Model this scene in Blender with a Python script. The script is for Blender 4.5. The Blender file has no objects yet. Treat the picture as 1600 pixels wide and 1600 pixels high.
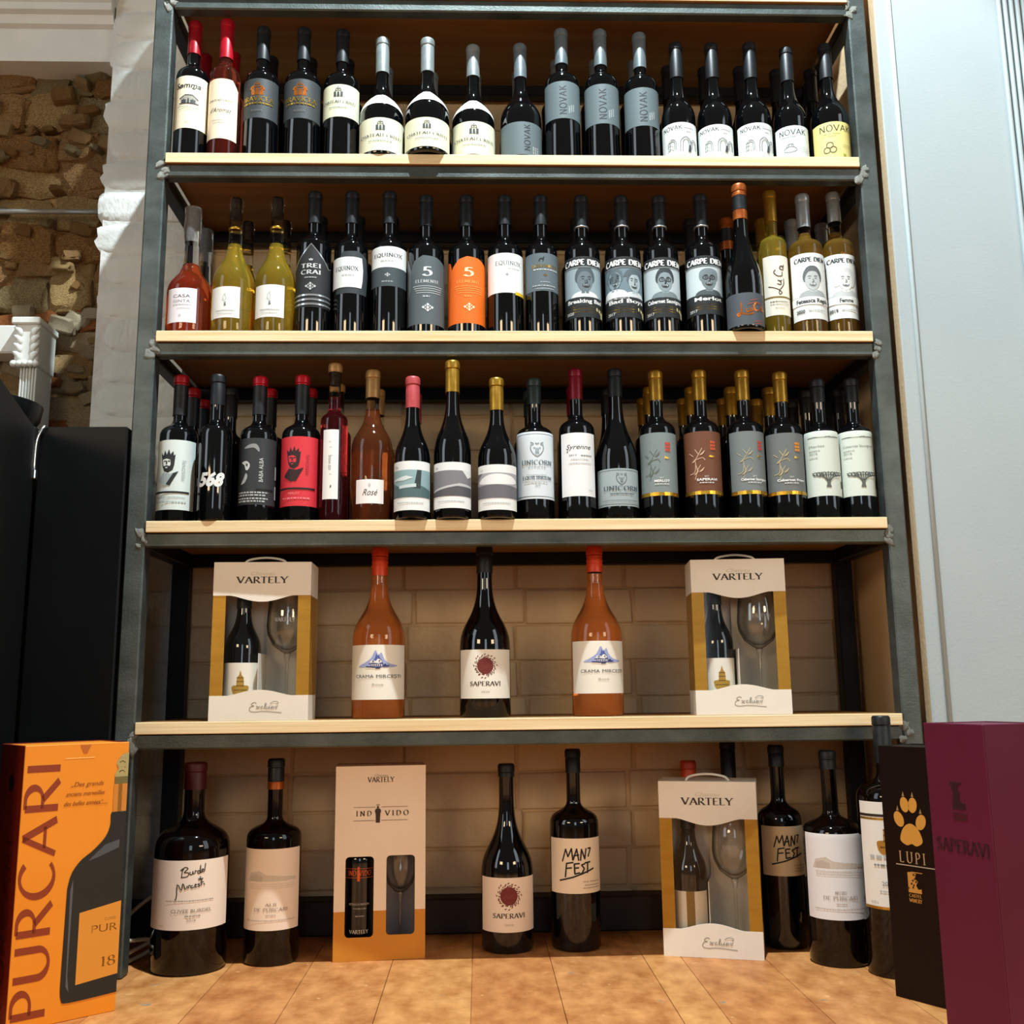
import bpy, bmesh, math, random
from mathutils import Vector, Matrix, noise
SC = bpy.context.scene
COL = SC.collection
PI = math.pi
R = math.radians
rnd = random.Random(7)

# ------------------------------------------------------------------ camera
cam_d = bpy.data.cameras.new('camera')
cam = bpy.data.objects.new('camera', cam_d); COL.objects.link(cam)
cam_d.sensor_width = 36.0; cam_d.sensor_fit = 'HORIZONTAL'
cam_d.lens = 36.0 * 1581.0 / 1600.0
cam_d.clip_start = 0.02
_r = Vector((0.99942887, -0.03192876, -0.01106773))
_u = Vector((0.00526895, -0.17627733, 0.98432644))
_f = Vector((0.03337932, 0.98382257, 0.17600842))
cam.matrix_world = Matrix(((_r.x, _u.x, -_f.x, -0.0885), (_r.y, _u.y, -_f.y, -2.0686),
                           (_r.z, _u.z, -_f.z, 0.5274), (0, 0, 0, 1)))
SC.camera = cam

# ------------------------------------------------------------------ world, lights, exposure
world = bpy.data.worlds.new('room_light'); SC.world = world
world.use_nodes = True
_bg = world.node_tree.nodes['Background']
_bg.inputs[0].default_value = (1.0, 0.89, 0.75, 1); _bg.inputs[1].default_value = 0.11

def spot(name, loc, aim, energy, color, size=75, blend=0.35, radius=0.03):
    d = bpy.data.lights.new(name, 'SPOT'); o = bpy.data.objects.new(name, d); COL.objects.link(o)
    d.energy = energy; d.color = color; d.spot_size = R(size); d.spot_blend = blend; d.shadow_soft_size = radius
    o.location = loc
    o.rotation_euler = (Vector(aim) - Vector(loc)).to_track_quat('-Z', 'Y').to_euler()
def area(name, loc, aim, energy, color, sx, sy):
    d = bpy.data.lights.new(name, 'AREA'); o = bpy.data.objects.new(name, d); COL.objects.link(o)
    d.energy = energy; d.color = color; d.shape = 'RECTANGLE'; d.size = sx; d.size_y = sy
    o.location = loc
    o.rotation_euler = (Vector(aim) - Vector(loc)).to_track_quat('-Z', 'Y').to_euler()
COOL = (0.84, 0.95, 1.0)
spot('track_spot', (0.12, -0.85, 3.95), (0.02, 0.0, 1.1), 740, COOL, size=64, blend=0.25)
area('shop_window', (-4.0, -2.5, 2.5), (0, 0, 1.6), 46, (0.80, 0.91, 1.0), 1.3, 3.6)
area('shop_window', (3.7, -2.7, 2.5), (0, 0, 1.6), 40, (0.80, 0.91, 1.0), 1.3, 3.6)
area('warm_fill', (-2.0, -3.3, 1.55), (0, 0, 0.7), 24, (1.0, 0.74, 0.44), 0.9, 0.5)  # unseen warm light, added to brighten the lower rows
area('warm_fill', (2.3, -3.3, 1.55), (0, 0, 0.7), 24, (1.0, 0.74, 0.44), 0.9, 0.5)  # second added warm fill, from the right
area('shop_window', (0.25, -5.4, 1.5), (0, 0, 0.9), 16, (0.70, 0.86, 1.0), 0.8, 1.7)

vs = SC.view_settings
vs.view_transform = 'Standard'; vs.look = 'None'; vs.exposure = 0.15; vs.gamma = 1.0
vs.use_curve_mapping = False
SC.display_settings.display_device = 'sRGB'
SC.cycles.max_bounces = 12; SC.cycles.diffuse_bounces = 5; SC.cycles.transmission_bounces = 10
SC.cycles.transparent_max_bounces = 12; SC.cycles.caustics_reflective = False
SC.cycles.caustics_refractive = False
SC.cycles.use_denoising = True
SC.cycles.sample_clamp_indirect = 6.0

# ------------------------------------------------------------------ materials
def lin(h):
    h = h.lstrip('#'); v = [int(h[i:i + 2], 16) / 255 for i in (0, 2, 4)]
    return tuple(c / 12.92 if c <= 0.04045 else ((c + 0.055) / 1.055) ** 2.4 for c in v) + (1.0,)
_mats = {}
def mat(name, c1, c2=None, rough=0.5, metal=0.0, scale=(8, 8, 8), detail=4, bump=0.0, spec=0.5, trans=0.0,
        ior=1.45, bscale=None, lo=0.35, hi=0.65, rough2=None, coat=0.0):
    """principled material whose colour wanders between c1 and c2 on object-space noise"""
    if name in _mats: return _mats[name]
    m = bpy.data.materials.new(name); m.use_nodes = True; nt = m.node_tree
    b = nt.nodes['Principled BSDF']
    b.inputs['Roughness'].default_value = rough; b.inputs['Metallic'].default_value = metal
    b.inputs['Specular IOR Level'].default_value = spec; b.inputs['IOR'].default_value = ior
    b.inputs['Transmission Weight'].default_value = trans
    b.inputs['Coat Weight'].default_value = coat
    b.inputs['Base Color'].default_value = lin(c1)
    if c2 or bump:
        tc = nt.nodes.new('ShaderNodeTexCoord'); mp = nt.nodes.new('ShaderNodeMapping')
        mp.inputs['Scale'].default_value = scale
        nt.links.new(tc.outputs['Object'], mp.inputs[0])
        nz = nt.nodes.new('ShaderNodeTexNoise'); nz.inputs['Scale'].default_value = 1.0
        nz.inputs['Detail'].default_value = detail; nz.inputs['Roughness'].default_value = 0.6
        nt.links.new(mp.outputs[0], nz.inputs['Vector'])
        if c2:
            cr = nt.nodes.new('ShaderNodeValToRGB')
            cr.color_ramp.elements[0].position = lo; cr.color_ramp.elements[0].color = lin(c1)
            cr.color_ramp.elements[1].position = hi; cr.color_ramp.elements[1].color = lin(c2)
            nt.links.new(nz.outputs['Fac'], cr.inputs[0]); nt.links.new(cr.outputs[0], b.inputs['Base Color'])
        if rough2 is not None:
            mr = nt.nodes.new('ShaderNodeMapRange'); mr.inputs['To Min'].default_value = rough
            mr.inputs['To Max'].default_value = rough2
            nt.links.new(nz.outputs['Fac'], mr.inputs['Value']); nt.links.new(mr.outputs[0], b.inputs['Roughness'])
        if bump:
            bp = nt.nodes.new('ShaderNodeBump'); bp.inputs['Strength'].default_value = 1.0
            bp.inputs['Distance'].default_value = bump
            n2 = nz
            if bscale:
                n2 = nt.nodes.new('ShaderNodeTexNoise'); n2.inputs['Scale'].default_value = bscale
                n2.inputs['Detail'].default_value = 5
                nt.links.new(tc.outputs['Object'], n2.inputs['Vector'])
            nt.links.new(n2.outputs['Fac'], bp.inputs['Height']); nt.links.new(bp.outputs[0], b.inputs['Normal'])
    _mats[name] = m
    return m
def ink(h, rough=0.55, metal=0.0):
    """flat printing ink or paper of one colour, with a faint paper grain"""
    return mat('ink_%s_%d' % (h.lstrip('#'), int(metal * 10)), h, None, rough=rough, metal=metal, bump=0.00004, scale=(900, 900, 900))
GOLD = 'gold'
def pcol(c):
    if c == 'gold': return mat('gold_foil', '#c9a13a', '#b58a2c', rough=0.3, metal=0.85, scale=(60, 60, 60))
    if c == 'silver': return mat('silver_foil', '#c9ced0', '#b4babd', rough=0.28, metal=0.8, scale=(60, 60, 60))
    if c == 'copper': return mat('copper_foil', '#d9802f', '#b8591c', rough=0.3, metal=0.75, scale=(60, 60, 60))
    return ink(c)

steel = mat('dark_steel', '#4a5250', '#646d6b', rough=0.42, metal=0.75, scale=(9, 9, 14), detail=6, bump=0.0006, bscale=220, rough2=0.6)
steel_edge = mat('weld_steel', '#6d6f68', '#96958b', rough=0.45, metal=0.7, scale=(90, 90, 90), bump=0.001)
steel_black = mat('black_steel', '#16181a', '#22262a', rough=0.45, metal=0.5, scale=(9, 9, 9))
ply = mat('birch_plywood', '#dabb84', '#f2e0b6', rough=0.5, scale=(2.5, 2.5, 130), detail=5, lo=0.3, hi=0.62, bump=0.0004)
ply_under = mat('plywood_face', '#8a6132', '#a07440', rough=0.6, scale=(2, 30, 30), detail=5)
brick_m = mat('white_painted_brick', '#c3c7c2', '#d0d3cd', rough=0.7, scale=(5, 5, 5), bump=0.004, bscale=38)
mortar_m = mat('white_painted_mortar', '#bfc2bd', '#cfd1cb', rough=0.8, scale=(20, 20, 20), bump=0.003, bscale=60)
brick_warm = mat('warm_lit_brick', '#d6b98f', '#e0c69e', rough=0.7, scale=(5, 5, 5), bump=0.004, bscale=38)  # bricks behind the rack, warm bounced light put into their colour
mortar_warm = mat('warm_lit_mortar', '#ccae84', '#d6b98f', rough=0.8, scale=(20, 20, 20), bump=0.003, bscale=60)  # joints likewise carry the warm light in their colour
cheek_m = mat('warm_lit_cheek', '#cfb58e', '#d8c09a', rough=0.65, scale=(3, 3, 3), bump=0.0008, bscale=90)  # pier cheek, tinted with the niche's warm bounced light
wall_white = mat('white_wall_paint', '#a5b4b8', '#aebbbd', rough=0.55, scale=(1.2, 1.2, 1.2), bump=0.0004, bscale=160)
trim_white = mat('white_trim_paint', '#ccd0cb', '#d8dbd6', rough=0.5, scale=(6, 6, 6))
black_paint = mat('black_satin_paint', '#040505', '#080a0b', rough=0.48, scale=(5, 5, 5), spec=0.25)
chrome = mat('chrome', '#c9cbcc', '#e0e2e3', rough=0.18, metal=1.0, scale=(30, 30, 30))
skirt_m = mat('dark_skirting', '#1f1510', '#2c1e16', rough=0.6, scale=(3, 20, 20))
cable_m = mat('white_cable', '#c8c4b4', '#d6d2c4', rough=0.45, scale=(40, 40, 40))
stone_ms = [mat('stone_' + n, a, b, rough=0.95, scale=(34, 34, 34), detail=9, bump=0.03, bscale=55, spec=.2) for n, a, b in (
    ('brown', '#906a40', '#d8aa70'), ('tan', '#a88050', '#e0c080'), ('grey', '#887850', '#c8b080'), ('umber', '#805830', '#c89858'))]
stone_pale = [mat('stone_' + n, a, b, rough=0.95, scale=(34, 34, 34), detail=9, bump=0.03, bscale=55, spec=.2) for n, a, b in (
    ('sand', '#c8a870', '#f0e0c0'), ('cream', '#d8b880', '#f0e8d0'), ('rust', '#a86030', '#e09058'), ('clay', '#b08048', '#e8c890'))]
clay_m = mat('lime_mortar', '#6c5234', '#a48252', rough=0.95, scale=(40, 40, 40), bump=0.01, bscale=70)
black_glass = mat('black_wine_glass', '#030405', '#06090b', rough=0.045, scale=(3, 3, 3), spec=0.6, ior=1.52)
brown_glass = mat('dark_brown_glass', '#060302', '#0a0503', rough=0.05, scale=(3, 3, 3), spec=0.4, ior=1.52)
def wine(name, c, rough=0.02, tr=0.93): return mat(name, c, None, rough=rough, trans=tr, ior=1.36, bump=0.00005, scale=(30, 30, 30))
rose_wine = wine('rose_wine', '#c8604a', tr=.96)
peach_wine = wine('salmon_rose_wine', '#ff9a50', tr=.80)
rose_dark = wine('copper_rose_wine', '#d8804c', tr=.93)
coral_wine = wine('deep_coral_wine', '#f0683a')
red_rose_wine = wine('dark_rose_wine', '#a03038', tr=.95)
yellow_wine = wine('straw_wine', '#f4d44c', tr=.88)
gold_wine = wine('golden_wine', '#e0ae48', tr=.9)
clear_glass = mat('clear_glass', '#f4f6f4', None, rough=0.02, trans=1.0, ior=1.12, bump=0.00005, scale=(30, 30, 30))
cork_m = mat('cork', '#b08a58', '#d1ad78', rough=0.7, scale=(120, 120, 120))
def foil(name, a, b=None, rough=0.35, metal=0.3): return mat(name, a, b or a, rough=rough, metal=metal, scale=(60, 60, 60), bump=0.0002)
CAP = {'red': foil('red_capsule', '#a3101c', '#8c0d18'), 'redlit': foil('bright_red_capsule', '#c01426', '#a51020'),  # two capsule reds, the second one brighter
       'black': foil('black_capsule', '#15181a', '#1d2124', rough=0.45), 'grey': foil('grey_capsule', '#8a9494', '#7b8585', rough=0.4),
       'slate': foil('slate_capsule', '#6f7c80', '#626d72', rough=0.4), 'silver': foil('silver_capsule', '#b9bebf', '#a5acae', rough=0.3, metal=0.7),
       'gold': foil('gold_capsule', '#b98f35', '#a57c28', rough=0.32, metal=0.7), 'orange': foil('orange_capsule', '#d8481c', '#c93e18', rough=0.4, metal=0.1),
       'coral': foil('coral_capsule', '#b8474a', '#a83e42', rough=0.45, metal=0.1), 'wine': foil('burgundy_capsule', '#7a0f22', '#6b0c1d', rough=0.35),
       'maroon': foil('maroon_capsule', '#3f0a0c', '#4b0d0f', rough=0.5, metal=0.1), 'green': foil('dark_green_capsule', '#22302e', '#2a3a37', rough=0.4),
       'tan': foil('tan_capsule', '#a37d4b', '#b48d57', rough=0.4, metal=0.4), 'copper': foil('copper_capsule', '#9a4a1c', '#b3622a', rough=0.35, metal=0.6)}

# ------------------------------------------------------------------ mesh helpers
def link_mesh(name, bm, m, parent=None, smooth=False, auto=None):
    me = bpy.data.meshes.new(name); bm.to_mesh(me); bm.free()
    for x in (m if isinstance(m, (list, tuple)) else [m]): me.materials.append(x)
    if smooth:
        me.polygons.foreach_set('use_smooth', [True] * len(me.polygons))
        if auto: me.set_sharp_from_angle(angle=R(auto))
    o = bpy.data.objects.new(name, me); COL.objects.link(o)
    if parent: o.parent = parent
    return o
def empty(name, loc=(0, 0, 0), rz=0.0, rx=0.0):
    o = bpy.data.objects.new(name, None); COL.objects.link(o)
    o.empty_display_size = 0.05; o.location = loc; o.rotation_euler = (rx, 0, rz)
    return o
def tag(o, label, cat, group=None, kind=None):
    if label: o['label'] = label
    if cat: o['category'] = cat
    if group: o['group'] = group
    if kind: o['kind'] = kind
    return o
def struct(o): o['kind'] = 'structure'; return o
def box_bm(x0, x1, y0, y1, z0, z1, bevel=0.0, bm=None, seg=1):
    own = bm is None
    if own: bm = bmesh.new()
    vs_ = [bm.verts.new(p) for p in ((x0, y0, z0), (x1, y0, z0), (x1, y1, z0), (x0, y1, z0),
                                     (x0, y0, z1), (x1, y0, z1), (x1, y1, z1), (x0, y1, z1))]
    fs = [bm.faces.new([vs_[i] for i in q]) for q in ((0, 3, 2, 1), (4, 5, 6, 7), (0, 1, 5, 4), (1, 2, 6, 5), (2, 3, 7, 6), (3, 0, 4, 7))]
    if bevel:
        es = list({e for f in fs for e in f.edges})
        bmesh.ops.bevel(bm, geom=es, offset=bevel, segments=seg, affect='EDGES', profile=0.7)
    return bm
def lathe_bm(prof, n=32, bm=None, off=(0, 0, 0)):
    """surface of revolution about z from (r, z) pairs; r == 0 closes on the axis"""
    if bm is None: bm = bmesh.new()
    ox, oy, oz = off
    rings = []
    for r, z in prof:
        if r < 1e-6: rings.append([bm.verts.new((ox, oy, oz + z))])
        else: rings.append([bm.verts.new((ox + r * math.sin(2 * PI * k / n), oy - r * math.cos(2 * PI * k / n), oz + z)) for k in range(n)])
    for a, b in zip(rings, rings[1:]):
        if len(a) == 1 and len(b) == 1: continue
        for k in range(n):
            k2 = (k + 1) % n
            if len(a) == 1: bm.faces.new((a[0], b[k2], b[k]))
            elif len(b) == 1: bm.faces.new((a[k], a[k2], b[0]))
            else: bm.faces.new((a[k], a[k2], b[k2], b[k]))
    return bm
def tube_bm(pts, r, n=8, bm=None):
    if bm is None: bm = bmesh.new()
    pts = [Vector(p) for p in pts]; rings = []
    for i, p in enumerate(pts):
        t = (pts[min(i + 1, len(pts) - 1)] - pts[max(i - 1, 0)]).normalized()
        a = t.orthogonal().normalized() if i == 0 else (rings_a - t * rings_a.dot(t)).normalized()
        rings_a = a; b = t.cross(a)
        rings.append([bm.verts.new(p + (a * math.cos(2 * PI * k / n) + b * math.sin(2 * PI * k / n)) * r) for k in range(n)])
    for a, b in zip(rings, rings[1:]):
        for k in range(n): bm.faces.new((a[k], a[(k + 1) % n], b[(k + 1) % n], b[k]))
    bm.faces.new(rings[0][::-1]); bm.faces.new(rings[-1])
    return bm
def smooth_pts(pts, sub=6, closed=False):
    """Catmull-Rom through 2-D or 3-D points"""
    P = [Vector(p) for p in pts]; out = []
    n = len(P)
    for i in range(n if closed else n - 1):
        if closed: a, b, c, d = P[(i - 1) % n], P[i], P[(i + 1) % n], P[(i + 2) % n]
        else: a, b, c, d = P[max(i - 1, 0)], P[i], P[i + 1], P[min(i + 2, n - 1)]
        for k in range(sub):
            t = k / sub
            out.append(0.5 * ((2 * b) + (c - a) * t + (2 * a - 5 * b + 4 * c - d) * t * t + (3 * b - a - 3 * c + d) * t ** 3))
    if not closed: out.append(P[-1])
    return out

# ------------------------------------------------------------------ flat print: type, strokes and shapes
_fc = bpy.data.curves.new('type', 'FONT'); _fo = bpy.data.objects.new('type', _fc)
_fc.resolution_u = 3; _fc.fill_mode = 'FRONT' if 'FRONT' in [e.identifier for e in _fc.bl_rna.properties['fill_mode'].enum_items] else 'BOTH'
_tcache = {}
def sans(txt, bold=0.0):
    k = (txt, bold)
    if k not in _tcache:
        _fc.body = txt; _fc.offset = bold; _fc.size = 1.0
        me = bpy.data.meshes.new_from_object(_fo)
        vv = [(v.co.x, v.co.y) for v in me.vertices]; ff = [tuple(p.vertices) for p in me.polygons]
        bpy.data.meshes.remove(me)
        if vv:
            x0 = min(v[0] for v in vv); vv = [((x - x0) / 0.70, y / 0.70) for x, y in vv]
        _tcache[k] = (vv, ff, max([v[0] for v in vv] or [0.3]))
    return _tcache[k]
def arc(cx, cy, rx, ry, a0, a1, n=14):
    return [(cx + rx * math.cos(R(a0 + (a1 - a0) * i / n)), cy + ry * math.sin(R(a0 + (a1 - a0) * i / n))) for i in range(n + 1)]
SERIF = {  # capital letters as pen strokes in a unit cap height: (width, strokes)
    'A': (.78, [[(.04, 0), (.39, 1)], [(.39, 1), (.74, 0)], [(.17, .34), (.61, .34)]]),
    'B': (.66, [[(.12, 0), (.12, 1)], [(.12, 1), (.3, 1)] + arc(.3, .76, .24, .24, 90, -90)[1:] + [(.12, .52)], [(.12, .52), (.32, .52)] + arc(.32, .26, .28, .26, 90, -90)[1:] + [(.12, 0)]]),
    'C': (.76, [arc(.44, .5, .38, .51, 48, 312, 24)]),
    'D': (.8, [[(.12, 0), (.12, 1)], [(.12, 1), (.3, 1)] + arc(.3, .5, .42, .5, 90, -90, 18)[1:] + [(.12, 0)]]),
    'E': (.62, [[(.12, 0), (.12, 1)], [(.12, 1), (.56, 1)], [(.12, .52), (.48, .52)], [(.12, 0), (.58, 0)]]),
    'F': (.58, [[(.12, 0), (.12, 1)], [(.12, 1), (.54, 1)], [(.12, .52), (.46, .52)]]),
    'G': (.78, [arc(.44, .5, .38, .51, 48, 350, 24) + [(.8, .42)], [(.6, .42), (.82, .42)]]),
    'H': (.82, [[(.12, 0), (.12, 1)], [(.7, 0), (.7, 1)], [(.12, .5), (.7, .5)]]),
    'K': (.74, [[(.12, 0), (.12, 1)], [(.66, 1), (.14, .46)], [(.28, .58), (.7, 0)]]),
    'W': (1.06, [[(.03, 1), (.28, 0)], [(.28, 0), (.53, .9)], [(.53, .9), (.78, 0)], [(.78, 0), (1.03, 1)]]),
    'I': (.3, [[(.15, 0), (.15, 1)]]),
    'L': (.58, [[(.12, 1), (.12, 0)], [(.12, 0), (.54, 0)]]),
    'M': (.94, [[(.1, 0), (.14, 1)], [(.14, 1), (.47, .1)], [(.47, .1), (.8, 1)], [(.8, 1), (.84, 0)]]),
    'N': (.82, [[(.12, 0), (.12, 1)], [(.12, 1), (.7, 0)], [(.7, 0), (.7, 1)]]),
    'O': (.86, [arc(.43, .5, .36, .51, 0, 360, 30)]),
    'P': (.62, [[(.12, 0), (.12, 1)], [(.12, 1), (.3, 1)] + arc(.3, .73, .26, .27, 90, -90)[1:] + [(.12, .46)]]),
    'Q': (.86, [arc(.43, .5, .36, .51, 0, 360, 30), [(.45, .2), (.8, -.16)]]),
    'R': (.7, [[(.12, 0), (.12, 1)], [(.12, 1), (.3, 1)] + arc(.3, .74, .25, .26, 90, -90)[1:] + [(.12, .48)], [(.3, .48), (.68, 0)]]),
    'S': (.56, [smooth_pts([(.5, .84), (.3, 1.01), (.08, .8), (.26, .54), (.46, .36), (.42, .08), (.22, -.01), (.05, .16)], 5)]),
    'T': (.68, [[(.34, 0), (.34, 1)], [(.03, 1), (.65, 1)]]),
    'U': (.8, [[(.12, 1), (.12, .34)] + arc(.4, .3, .28, .31, 180, 360)[1:] + [(.68, 1)]]),
    'V': (.76, [[(.03, 1), (.38, 0)], [(.38, 0), (.73, 1)]]),
    'X': (.74, [[(.05, 1), (.69, 0)], [(.05, 0), (.69, 1)]]),
    'Y': (.72, [[(.03, 1), (.36, .46)], [(.69, 1), (.36, .46)], [(.36, .46), (.36, 0)]]),
    'Z': (.66, [[(.06, 1), (.6, 1)], [(.6, 1), (.06, 0)], [(.06, 0), (.62, 0)]]),
    '5': (.56, [[(.16, .98), (.52, .98)], [(.16, .98), (.13, .54)], arc(.26, .31, .25, .31, 120, -150, 16)]),
    '8': (.6, [arc(.3, .75, .2, .25, 0, 360, 20), arc(.3, .26, .25, .27, 0, 360, 20)]),
    '1': (.4, [[(.2, 0), (.2, 1)], [(.2, 1), (.06, .86)]]),
    ' ': (.36, [])}

class Art:
    """a flat sheet W x H metres: x runs -1..1 across it, y runs 0..1 up it; sizes are fractions of H"""
    def __init__(s, W, H): s.W, s.H, s.items, s.n = W, H, [], 0
    def add(s, vv, ff, c): s.items.append((s.n, c, vv, ff)); s.n += 1
    def pt(s, x, y): return (x * s.W / 2, y * s.H)
    def poly(s, pts, c): vv = [s.pt(*p) for p in pts]; s.add(vv, [tuple(range(len(vv)))], c)
    def rect(s, x0, y0, x1, y1, c): s.poly([(x0, y0), (x1, y0), (x1, y1), (x0, y1)], c)
    def ell(s, x, y, rx, ry, c, n=18, rot=0):
        X, Y = s.pt(x, y); cr, sr = math.cos(R(rot)), math.sin(R(rot)); vv = []
        for k in range(n):
            a, b = rx * s.H * math.cos(2 * PI * k / n), ry * s.H * math.sin(2 * PI * k / n)
            vv.append((X + a * cr - b * sr, Y + a * sr + b * cr))
        s.add(vv, [tuple(range(n))], c)
    def ribbon(s, P, w, c, nib=None, thin=None):
        """P in metres"""
        P = [Vector(p) for p in P]
        P = [p for i, p in enumerate(P) if i == 0 or (p - P[i - 1]).length > 1e-6]
        if len(P) < 2: return
        L, Rr = [], []
        for i, p in enumerate(P):
            t = P[min(i + 1, len(P) - 1)] - P[max(i - 1, 0)]
            if t.length < 1e-9: t = Vector((1, 0))
            t.normalize(); n_ = Vector((-t.y, t.x))
            ww = w
            if nib is not None:
                cc = abs(t.x * math.sin(nib) - t.y * math.cos(nib)); ww = thin + (w - thin) * cc * cc
            L.append(p + n_ * ww / 2); Rr.append(p - n_ * ww / 2)
        m = len(P)
        s.add([tuple(v) for v in Rr + L], [(i, i + 1, m + i + 1, m + i) for i in range(m - 1)], c)
    def stroke(s, pts, w, c, smooth=False, closed=False):
        P = [s.pt(*p) for p in pts]
        if smooth: P = smooth_pts(P, 5, closed)
        if closed: P = list(P) + [P[0]]
        s.ribbon(P, w * s.H, c)
    def g(s, strokes, x, y, k, w, c, smooth=True, rot=0):
        """pen drawing: strokes in local units, k = size of one unit, centred at x, y"""
        X, Y = s.pt(x, y); k *= s.H; cr, sr = math.cos(R(rot)), math.sin(R(rot))
        for st in strokes:
            P = [(X + (px * cr - py * sr) * k, Y + (px * sr + py * cr) * k) for px, py in st]
            if smooth: s.ribbon(smooth_pts(P, 4) if len(P) > 2 else P, w * s.H, c)
            else:
                for a_, b_ in zip(P, P[1:]):
                    e_ = (Vector(b_) - Vector(a_)) * .03
                    s.ribbon([Vector(a_) - e_, Vector(b_) + e_], w * s.H, c); s.n -= 1
                s.n += 1
    def gp(s, polys, x, y, k, c):
        X, Y = s.pt(x, y); k *= s.H
        for st in polys: s.add([(X + px * k, Y + py * k) for px, py in st], [tuple(range(len(st)))], c)
    def t(s, txt, x, y, h, c, w=None, font='sans', al='c', rot=0, shear=0, bold=0.0, thick=.17, thin=.06, gap=.1, serif=True):
        parts = []
        if font == 'sans':
            vv, ff, wid = sans(txt, bold); parts.append((vv, ff))
        else:
            sub = Art(2, 1); px = 0.0
            for ch in txt:
                wd, sts = SERIF[ch]
                ends = [p for st in sts for p in (st[0], st[-1])]
                for st in sts:
                    sub.ribbon([(px + a, b) for a, b in st], thick, c, R(22), thin)
                    if not serif: continue
                    for e, nx in ((st[0], st[1]), (st[-1], st[-2])):
                        if ends.count(e) > 1 or len(st) > 2 and ch in 'CGSOQ58': continue
                        if abs(e[0] - nx[0]) < abs(e[1] - nx[1]) and min(abs(e[1]), abs(e[1] - 1)) < .02:
                            sub.add([(px + e[0] - .15, e[1] - .03), (px + e[0] + .15, e[1] - .03), (px + e[0] + .15, e[1] + .03), (px + e[0] - .15, e[1] + .03)], [(0, 1, 2, 3)], c)
                        elif e[1] == nx[1] and e[1] in (0, 1):
                            d = .1 if e[1] == 0 else -.1
                            sub.add([(px + e[0] - .035, min(e[1], e[1] + d)), (px + e[0] + .035, min(e[1], e[1] + d)), (px + e[0] + .035, max(e[1], e[1] + d)), (px + e[0] - .035, max(e[1], e[1] + d))], [(0, 1, 2, 3)], c)
                px += wd + gap
            wid = px - gap
            parts = [(it[2], it[3]) for it in sub.items]
        X, Y = s.pt(x, y); k = h * s.H
        kx = k if w is None else w * s.W / 2 / max(wid, 1e-3)
        if w is not None and rot: kx = w * s.H / max(wid, 1e-3)
        ox = {'c': -wid / 2, 'l': 0, 'r': -wid}[al]
        cr, sr = math.cos(R(rot)), math.sin(R(rot)); n0 = s.n
        for vv, ff in parts:
            out = []
            for a, b in vv:
                a, b = (a + ox) * kx + shear * b * k, b * k
                out.append((X + a * cr - b * sr, Y + a * sr + b * cr))
            s.n = n0; s.add(out, ff, c)
        s.n = n0 + 1
    def dash(s, x0, x1, y, h, c, seed=0, al='l'):
        """a line of type too small to read"""
        q = random.Random(seed + int(y * 1000)); x = x0; step = h * s.H / (s.W / 2)
        while x < x1:
            ln = step * q.uniform(.8, 2.6)
            s.rect(x, y, min(x + ln, x1), y + h, c); x += ln + step * .55
            s.n -= 1
        s.n += 1
    def build(s, name, parent, mapf, base=0.0004, step=None, smooth=False, vstep=None):
        cols = []
        for it in s.items:
            if it[1] not in cols: cols.append(it[1])
        bm = bmesh.new()
        lay = bm.verts.layers.float.new('lay')
        for ly, c, vv, ff in s.items:
            bv = []
            for p in vv:
                v = bm.verts.new((p[0], p[1], 0)); v[lay] = ly; bv.append(v)
            for f in ff:
                try:
                    fc = bm.faces.new([bv[i] for i in f]); fc.material_index = cols.index(c)
                except ValueError: pass
        bm.normal_update()
        for f in bm.faces:
            if f.normal.z < 0: f.normal_flip()
        bmesh.ops.triangulate(bm, faces=[f for f in bm.faces if len(f.verts) > 4])
        if step:
            lo = min(v.co.x for v in bm.verts); hi = max(v.co.x for v in bm.verts)
            k = math.ceil(lo / step)
            while k * step < hi:
                bmesh.ops.bisect_plane(bm, geom=bm.verts[:] + bm.edges[:] + bm.faces[:], plane_co=(k * step, 0, 0), plane_no=(1, 0, 0), dist=1e-7)
                k += 1
        if vstep:
            hi = max(v.co.y for v in bm.verts); k = math.ceil(min(v.co.y for v in bm.verts) / vstep)
            while k * vstep < hi:
                bmesh.ops.bisect_plane(bm, geom=bm.verts[:] + bm.edges[:] + bm.faces[:], plane_co=(0, k * vstep, 0), plane_no=(0, 1, 0), dist=1e-7)
                k += 1
        for v in bm.verts: v.co = mapf(v.co.x, v.co.y, base + min(0.0007, 0.00008 * v[lay]))
        return link_mesh(name, bm, [pcol(c) for c in cols], parent, smooth=smooth)
def flat_map(o, ex, ez, n):
    o, ex, ez, n = Vector(o), Vector(ex).normalized(), Vector(ez).normalized(), Vector(n).normalized()
    return lambda u, v, d: o + ex * u + ez * v + n * d

# ------------------------------------------------------------------ the setting
SH = [2.1090, 1.69945, 1.29053, 0.88169, 0.4780]     # tops of the five boards, metres above the floor

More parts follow.
